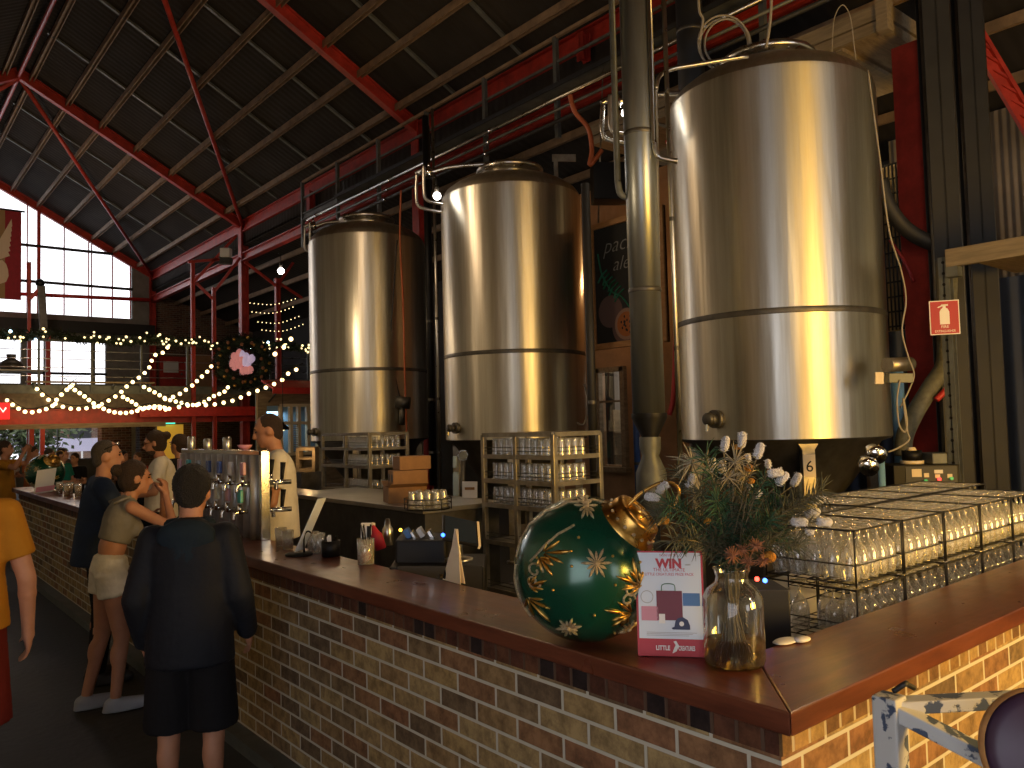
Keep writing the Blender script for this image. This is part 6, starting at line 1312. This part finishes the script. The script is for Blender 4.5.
lamp('POINT', 'festoon_glow', ad(165, 402, F1-.4), 26, (1, .66, .32), .5); lamp('POINT', 'festoon_glow', ad(60, 400, F1-.4), 20, (1, .66, .32), .5); lamp('POINT', 'festoon_glow', ad(240, 396, F1-.8), 14, (1, .66, .32), .5)
# red neon symbol
ns = thing('neon_sign', 'small red glowing sign under the balcony at the picture edge', 'sign', tuple(ay(4, 412, BY-.2))); q = ay(3, 411, BY-.2)
MB().box((q.x-.6, BY-.2, q.z-.2), (q.x+.14, BY-.15, q.z+.2)).build('sign_panel', pbr('neon_red_panel', (.5, .01, .01), .5, emit=(1, .02, .02), estr=1.2), ns); m = MB(); m.tube([V((q.x-.18, BY-.22, q.z-.08)), V((q.x-.08, BY-.22, q.z+.1)), V((q.x, BY-.22, q.z-.02)), V((q.x+.06, BY-.22, q.z+.08))], .02, 6); m.build('neon_tube', emis('neon_tube', (1, .25, .2), 6), ns)
rs_ = thing('fascia_sign', 'long red fascia board lit under the balcony behind the light strings', 'fascia', tuple(ay(200, 416, BY-.2))); a, b = ay(140, 412, BY-.15), ay(252, 408, BY-.15)
MB().box((a.x, BY-.18, 2.24), (b.x+.4, BY-.07, 2.50)).build('board', M['redbright'], rs_)
# banner with the winged emblem
bn = thing('hanging_banner', 'red banner with a cream winged emblem hanging before the gable window', 'banner', tuple(ay(10, 300, 31.6))); Yb = 31.6
a, b = ay(-26, 206, Yb), ay(21.5, 208, Yb); c_, d_ = ay(-26, 297, Yb), ay(21.5, 299, Yb)
banm = pbr('banner_red', (.36, .03, .045), .8, var=.15); cremb = pbr('banner_cream', (.80, .66, .48), .8)
MB().prism([(a.x, c_.z), (b.x, c_.z), (b.x, a.z), (a.x, a.z)], (0, Yb, 0), (1, 0, 0), (0, 0, 1), (0, .02, 0)).build('cloth', banm, bn)
f = lambda pts: [(ay(x, y, Yb).x, ay(x, y, Yb).z) for x, y in pts]
m = MB()
for k in range(7): m.prism(f([(11.5-k*.6, 219+k*5.5), (12.2-k*.4, 226+k*5.0), (2-k*1.5, 246+k*2.6), (-3-k, 244+k*2.6)]), (0, Yb-.012-.002*k, 0), (1, 0, 0), (0, 0, 1), (0, -.008, 0))
m.prism(f([(-5, 262), (2, 260), (6, 264), (8, 270), (8.5, 276), (6, 282), (0, 284), (-5, 283)]), (0, Yb-.02, 0), (1, 0, 0), (0, 0, 1), (0, -.008, 0)); m.build('winged_emblem', cremb, bn)
MB().prism(f([(-16, 210), (5, 209), (5, 299), (-16, 298)]), (0, Yb-.004, 0), (1, 0, 0), (0, 0, 1), (0, -.004, 0)).build('pale_stripe', pbr('banner_tan', (.40, .26, .12), .8), bn)
MB().cyl((a.x-.1, Yb, a.z+.02), (b.x+.1, Yb, a.z+.02), .035, n=8).build('hanging_rod', M['darksteel'], bn)
# under the balcony: pillars, yellow doorway, exit sign, kitchen front
for px, w in ((115, .85), (146, .45)):
    q = ay(px, 440, 27); m = MB().box((q.x-w/2, 26.8, 0), (q.x+w/2, 27.3, 2.84)); struct(m.build('pillar', M['darkbrick']))
for px in (42, 31): q = ay(px, 440, 27.5); m = MB().box((q.x-.06, 27.4, 0), (q.x+.06, 27.55, 2.84)); struct(m.build('column', M['red']))
yd = pbr('door_yellow_glow', (.85, .50, .05), .6, emit=(1, .55, .06), estr=.25)  # yellow light of the room beyond put into the door's colour and emission
m = MB(); q = ay(169, 440, 32.6); m.box((q.x-.45, 32.62, 0), (q.x+.55, 32.74, 2.12)); dr_ = struct(m.build('door_1', yd)); m = MB(); m.box((q.x-.75, 32.55, 0), (q.x-.45, 32.74, 2.2)); m.build('door_frame', M['cone'], dr_); MB().cyl((q.x+.42, 32.6, 1.0), (q.x+.42, 32.52, 1.0), .03, n=10).build('door_handle', M['chrome'], dr_)
ex = thing('exit_sign', 'green lit exit sign above the yellow lit doorway', 'sign', (q.x-.1, 32.5, 2.2)); MB().box((q.x-.32, 32.48, 2.15), (q.x+.2, 32.54, 2.33)).build('light_box', pbr('exit_green', (.02, .35, .2), .5, emit=(.08, .8, .6), estr=1.6), ex); m = MB(); text(m, 'EXIT', (q.x-.06, 32.475, 2.19), (1, 0, 0), (0, 0, 1), .16, .002); m.build('lettering', M['white'], ex)
d2 = MB(); a, b = ay(160, 388, 32.6), ay(186, 357, 32.6); d2.box((a.x, 32.6, 3.09), (b.x, 32.74, b.z)); d2 = struct(d2.build('door_2', M['red'])); c2 = ay(171, 367, 32.58); MB().box((c2.x-.28, 32.57, c2.z-.22), (c2.x+.28, 32.6, c2.z+.22)).build('notice', M['white'], d2); MB().cyl((b.x-.2, 32.6, 4.1), (b.x-.2, 32.5, 4.1), .04, n=10).build('door_handle', M['chrome'], d2)
d3 = MB(); a, b = ay(188, 388, 32.6), ay(216, 355, 32.6); d3.box((a.x, 32.6, 3.09), (b.x, 32.74, b.z)); struct(d3.build('wall_panel_board', M['tan']))
lamp('POINT', 'added_door_light', (q.x-.1, 31.4, 1.9), 12, (1, .6, .2), .15)  # added lamp in front of the door to light it up
KY = 20.6
kx0, kx1 = ay(258, 440, KY).x, 12.9
m = MB(); m.box((kx0, KY, 0), (kx1, KY+.12, 1.15)); m.box((kx0, KY, 2.45), (kx1, KY+.12, 2.84)); m.box((kx0, KY, 1.15), (kx0+.25, KY+.12, 2.45)); struct(m.build('wall_kitchen', M['timber']))
m = MB(); wx = [ay(x, 430, KY).x for x in (281, 291, 299, 308, 318)]
for x in wx: m.box((x-.04, KY-.05, 1.1), (x+.04, KY+.1, 2.5))
for z in (1.14, 1.98, 2.46): m.box((wx[0]-.04, KY-.055, z-.04), (wx[-1]+.04, KY+.1, z+.04))
k5 = struct(m.build('window_5', M['cream']))
for k in range(4): MB().box((wx[k], KY+.03, 1.15), (wx[k+1], KY+.036, 2.46)).build('pane', M['glass'], k5)
m = MB()
for k in range(16): m.box((wx[1]+.05, KY-.04, 1.19+k*.048), (wx[2]-.05, KY-.02, 1.215+k*.048))
sh_ = m.build('louvre_shutter', M['timber'], k5)
m = MB(); m.box((wx[0]-.3, KY+.9, 0), (kx1, KY+1.0, 2.84)); struct(m.build('wall_kitchen_back', pbr('cool_wall', (.30, .45, .62), .7)))
lamp('AREA', 'kitchen_window_light', ((wx[0]+wx[1])/2, KY+.75, 2.3), 10, (.6, .85, 1), .5, ((wx[0]+wx[1])/2, KY+.9, 1.2))
aw = thing('red_awning', 'red awning over the kitchen window beside the furthest tank', 'awning', tuple(ay(288, 396, KY-.5))); a, b = ay(272, 398, KY-.7), ay(330, 392, KY-.7)
MB().prism([(0, 2.86), (.75, 3.10), (.75, 3.14), (0, 2.90)], (a.x, KY-.75, 0), (0, 1, 0), (0, 0, 1), (4.2, 0, 0)).build('canopy', M['redbright'], aw); MB().box((a.x, KY-.77, 2.74), (a.x+4.2, KY-.74, 2.90)).build('valance', M['redbright'], aw)
for x in (a.x+.2, a.x+2.2): MB().bar((x, KY-.7, 2.84), (x, KY, 2.55), .03, .03).build('bracket', M['darksteel'], aw)
pd = thing('pendant_lamp', 'black dome pendant lamp behind the tall shaved bartender', 'lamp', tuple(ad(283, 428, 17))); q = ad(283, 430, 17)
MB().lathe([(.13, 0), (.125, .05), (.07, .10), (.03, .13), (.03, .16), (.001, .17)], q, 20).build('shade', M['black'], pd); MB().cyl(q+V((0, 0, .16)), q+V((0, 0, 1.9)), .008, n=6).build('cord', M['black'], pd); MB().ell(q+V((0, 0, .02)), .04, 10, 8).build('bulb', fairy, pd)
cr = thing('timber_crate', 'small lit timber crate shelf between the bartender and the shelving', 'crate', tuple(ad(308, 466, 12.0))); q = ad(308, 460, 12.0)
for (x0, x1, y0, y1) in ((300, 317, 447, 450), (300, 317, 468, 471), (298, 301, 447, 471), (314, 317, 447, 471), (301, 314, 457, 459)):
    m = MB(); c_ = ad((x0+x1)/2, (y0+y1)/2, 12.0); m.obox(c_, CR*(x1-x0)*.0075, CU*(y1-y0)*.0075, CF*.12); m.build('plank', M['timber'], cr)
m = MB(); e_ = ad(308, 471.5, 12.0); m.box((e_.x-.2, e_.y-.2, 0), (e_.x+.2, e_.y+.2, e_.z-.005)); m.build('stand', M['cone'], cr)
lamp('POINT', 'crate_light', ad(308, 452, 11.7), 3, (1, .6, .25), .05)
# beers left on the far part of the bar and red stools beyond it
beer = pbr('amber_beer', (.60, .28, .03), .2, trans=.4)
for k, (px, py, d) in enumerate(((60, 470, 11.5), (66, 471, 11.2), (70, 469, 11.6), (98, 474, 10.6))):
    q = az(px, 480, CT); q = V((2.0-.07*(k % 2), 10.2+k*.22, CT+.001)); t = thing('beer_pint', 'pint of amber beer on the bar, %s from the second green bauble' % ('fourth', 'third', 'second', 'closest')[k], 'beer', tuple(q), 'beers on the far end of the bar')
    MB().lathe([(.001, 0), (.032, 0), (.042, .15), (.040, .15), (.031, .006), (.001, .006)], q, 16).build('pint_glass', M['tumbler'], t); MB().lathe([(.001, .007), (.0305, .007), (.039, .125), (.001, .125)], q, 16).build('beer', beer, t); MB().lathe([(.001, .1255), (.039, .1255), (.040, .14), (.001, .142)], q, 16).build('foam', M['white'], t)
q = V((1.86, 11.35, CT+.001)); fs = thing('prize_sign', 'small tilted white prize sign leaning by the second green bauble', 'sign', tuple(q)); m = MB(); m.obox(q+V((0, 0, .145)), V((.10, -.03, .012)), V((.02, 0, .145)), V((.02, .08, 0)).normalized()*.003); m.build('card', M['white'], fs); m = MB(); m.obox(q+V((0, -.003, .05))-V((.001, .008, 0)), V((.097, -.03, .011)), V((.004, 0, .03)), V((.02, .08, 0)).normalized()*.003); m.build('pink_band', pinkp, fs)
# ================================================================ OUTSIDE
m = MB().box((-14, 33, -.1), (30, 70, -.02)); struct(m.build('ground_outside', M['ground']))
def tree(label, x, y, h, r, mat, seed):
    t = thing('street_tree', label, 'tree', (x, y, 0)); rr = random.Random(seed); MB().tube(bez([(x, y, -.02), (x+.1, y, h*.3), (x-.1, y, h*.6), (x+.2, y, h*.85)], 4), [.22-.012*i for i in range(13)], 10).build('trunk', M['cone'], t)
    for k in range(6): a = k*1.05; MB().tube(bez([(x, y, h*(.35+.06*k)), (x+math.cos(a)*r*.5, y+math.sin(a)*r*.5, h*(.55+.05*k)), (x+math.cos(a)*r*.9, y+math.sin(a)*r*.9, h*(.62+.05*k))], 4), [.07-.006*i for i in range(9)], 7).build('branch', M['cone'], t)
    m = MB()
    for k in range(1500):
        u_ = V((rr.gauss(0, .5), rr.gauss(0, .5), rr.gauss(0, .36))); p = V((x, y, h*.78))+u_*r; d = V((rr.gauss(0, 1), rr.gauss(0, 1), rr.gauss(-.2, 1))).normalized(); s_ = d.orthogonal().normalized()*.09; m.add([p, p+d*.16+s_, p+d*.36, p+d*.16-s_], [(0, 1, 2, 3)])
    m.build('crown', mat, t)
leafo = pbr('street_leaf', (.07, .10, .035), .7, var=.5)
tree('leafy street tree seen outside the ground floor windows', 6.2, 43, 2.9, 1.9, leafo, 2); tree('smaller street tree outside near the picture edge', 2.9, 40, 2.7, 1.4, leafo, 4)
mq = thing('marquee', 'long pale marquee roof outside beyond the street tree', 'marquee', (8, 50, 0)); lav = pbr('marquee_cloth', (.62, .60, .78), .7)
MB().prism([(0, 1.5), (4, 2.2), (8, 1.5)], (2, 50, 0), (1, 0, 0), (0, 0, 1), (0, 4, 0)).build('canopy', lav, mq); MB().box((2, 49.95, .9), (14, 50, 1.62)).build('valance', lav, mq)
for x in (2.1, 6, 10, 13.9): MB().cyl((x, 50, -.02), (x, 50, 1.6), .05, n=8).build('pole', M['white'], mq)
nb_ = thing('brick_house', 'brown brick building with a grey roof outside the windows', 'building', (16, 58, 0)); MB().box((9, 56, -.02), (22, 64, 3.1)).build('wall', M['darkbrick'], nb_); MB().prism([(-.4, 3.1), (13.4, 3.1), (6.5, 5.6)], (9, 55.6, 0), (1, 0, 0), (0, 0, 1), (0, 8.8, 0)).build('roof', pbr('slate_roof', (.24, .26, .32), .7), nb_)
for x in (10.5, 13.5, 16.5): MB().box((x, 55.95, 1.0), (x+1.2, 56.02, 2.4)).build('window', M['darksteel'], nb_)
gr_ = thing('grey_gable_house', 'grey blue neighbouring roof seen low in the gable window', 'building', (15, 44, 0)); MB().box((11.1, 40, -.02), (18, 47, 7.4)).build('wall', M['greywall'], gr_); MB().prism([(-.3, 7.4), (7.2, 7.4), (7.2, 10.4)], (10.9, 39.7, 0), (1, 0, 0), (0, 0, 1), (0, 7.6, 0)).build('roof', MATS['slate_roof'], gr_)
# ================================================================ CORNER FOREGROUND: worn metal frame and round stool back
m_, n_, o_ = nt('chipped_paint'); b_ = n_.nodes.new('ShaderNodeBsdfPrincipled'); g_ = n_.nodes.new('ShaderNodeNewGeometry'); x_ = N(n_, 'ShaderNodeTexNoise', Scale=14, Detail=5, Roughness=.55); n_.links.new(g_.outputs['Position'], x_.inputs['Vector']); r_ = n_.nodes.new('ShaderNodeValToRGB'); e_ = r_.color_ramp.elements; e_[0].position = .46; e_[0].color = (.05, .075, .13, 1); e_[1].position = .485; e_[1].color = (.50, .51, .50, 1); n_.links.new(x_.outputs['Fac'], r_.inputs[0]); n_.links.new(r_.outputs[0], b_.inputs['Base Color']); b_.inputs['Roughness'].default_value = .5; bb_ = N(n_, 'ShaderNodeBump', Strength=.5, Distance=.004); n_.links.new(r_.outputs[0], bb_.inputs['Height']); n_.links.new(bb_.outputs[0], b_.inputs['Normal']); n_.links.new(b_.outputs[0], o_.inputs[0])
FD = 1.62
p_top, p_r, p_d = ad(889, 700, FD), ad(1030, 692, FD+.28), ad(1004, 766, FD-.12)
fr = thing('metal_trolley', 'worn white metal frame with chipped blue patches by the yellow brick bar end', 'trolley', (p_top.x, p_top.y, 0))
MB().bar((p_top.x, p_top.y, 0), p_top+V((0, 0, .01)), .05, .05, (0, 1, 0)).build('leg', m_, fr, bevel=.004)
far_ = p_top+V((CR.x, CR.y, 0)).normalized()*.42+V((CF.x, CF.y, 0))*.03
MB().bar(p_top-V((0, 0, .012)), far_-V((0, 0, .012)), .04, .026).build('top_rail', m_, fr, bevel=.003)
nr_ = p_top+(p_d-p_top)*1.7; nr_.z = p_top.z
MB().bar(p_top-V((0, 0, .014)), nr_-V((0, 0, .014)), .04, .03).build('top_rail', m_, fr, bevel=.003) if False else MB().bar(p_top-V((0, 0, .014)), p_d, .042, .03).build('brace', m_, fr, bevel=.003)
q2 = p_top.lerp(p_d, .98); MB().bar((q2.x, q2.y, 0), p_d+V((0, 0, .005)), .05, .05, (0, 1, 0)).build('leg', m_, fr, bevel=.004); MB().bar((far_.x, far_.y, 0), far_, .05, .05, (0, 1, 0)).build('leg', m_, fr, bevel=.004)
MB().tube(bez([p_top+V((.02, 0, .012)), p_top+V((.03, -.02, .03)), p_top+V((.06, -.01, .02)), p_top+V((.09, -.01, .006))], 5), .006, 6).build('wire_tie', M['darksteel'], fr)
# round stool back
bc = ad(1046, 752, 1.42); st_ = thing('bar_stool', 'tall stool with a dark purple round back at the corner of the picture', 'stool', (bc.x, bc.y, 0)); purp = pbr('purple_vinyl', (.055, .028, .060), .45, var=.2)
ax2 = (-CF*.9+CU*.25-CR*.15).normalized(); MB().lathe([(.001, -.012), (.098, -.012), (.104, 0), (.098, .014), (.085, .022), (.001, .026)], bc, 40, axis=ax2).build('backrest', purp, st_); MB().lathe([(.099, -.016), (.108, -.010), (.109, .004), (.104, .010)], bc, 40, axis=ax2).build('rim', fw, st_)
sc_ = V((bc.x, bc.y, .76))+CF*-.16; MB().lathe([(.001, -.03), (.165, -.03), (.175, -.01), (.165, .02), (.001, .03)], sc_, 32).build('seat', purp, st_); MB().tube(bez([bc-ax2*.015, bc-ax2*.04-V((0, 0, .15)), V((bc.x, bc.y, .80))], 5), .014, 8).build('back_post', M['darksteel'], st_)
for k in range(4): a = k*PI/2+.5; MB().cyl(sc_+V((math.cos(a)*.12, math.sin(a)*.12, -.03)), V((sc_.x+math.cos(a)*.21, sc_.y+math.sin(a)*.21, 0)), .013, n=8).build('leg', M['darksteel'], st_)
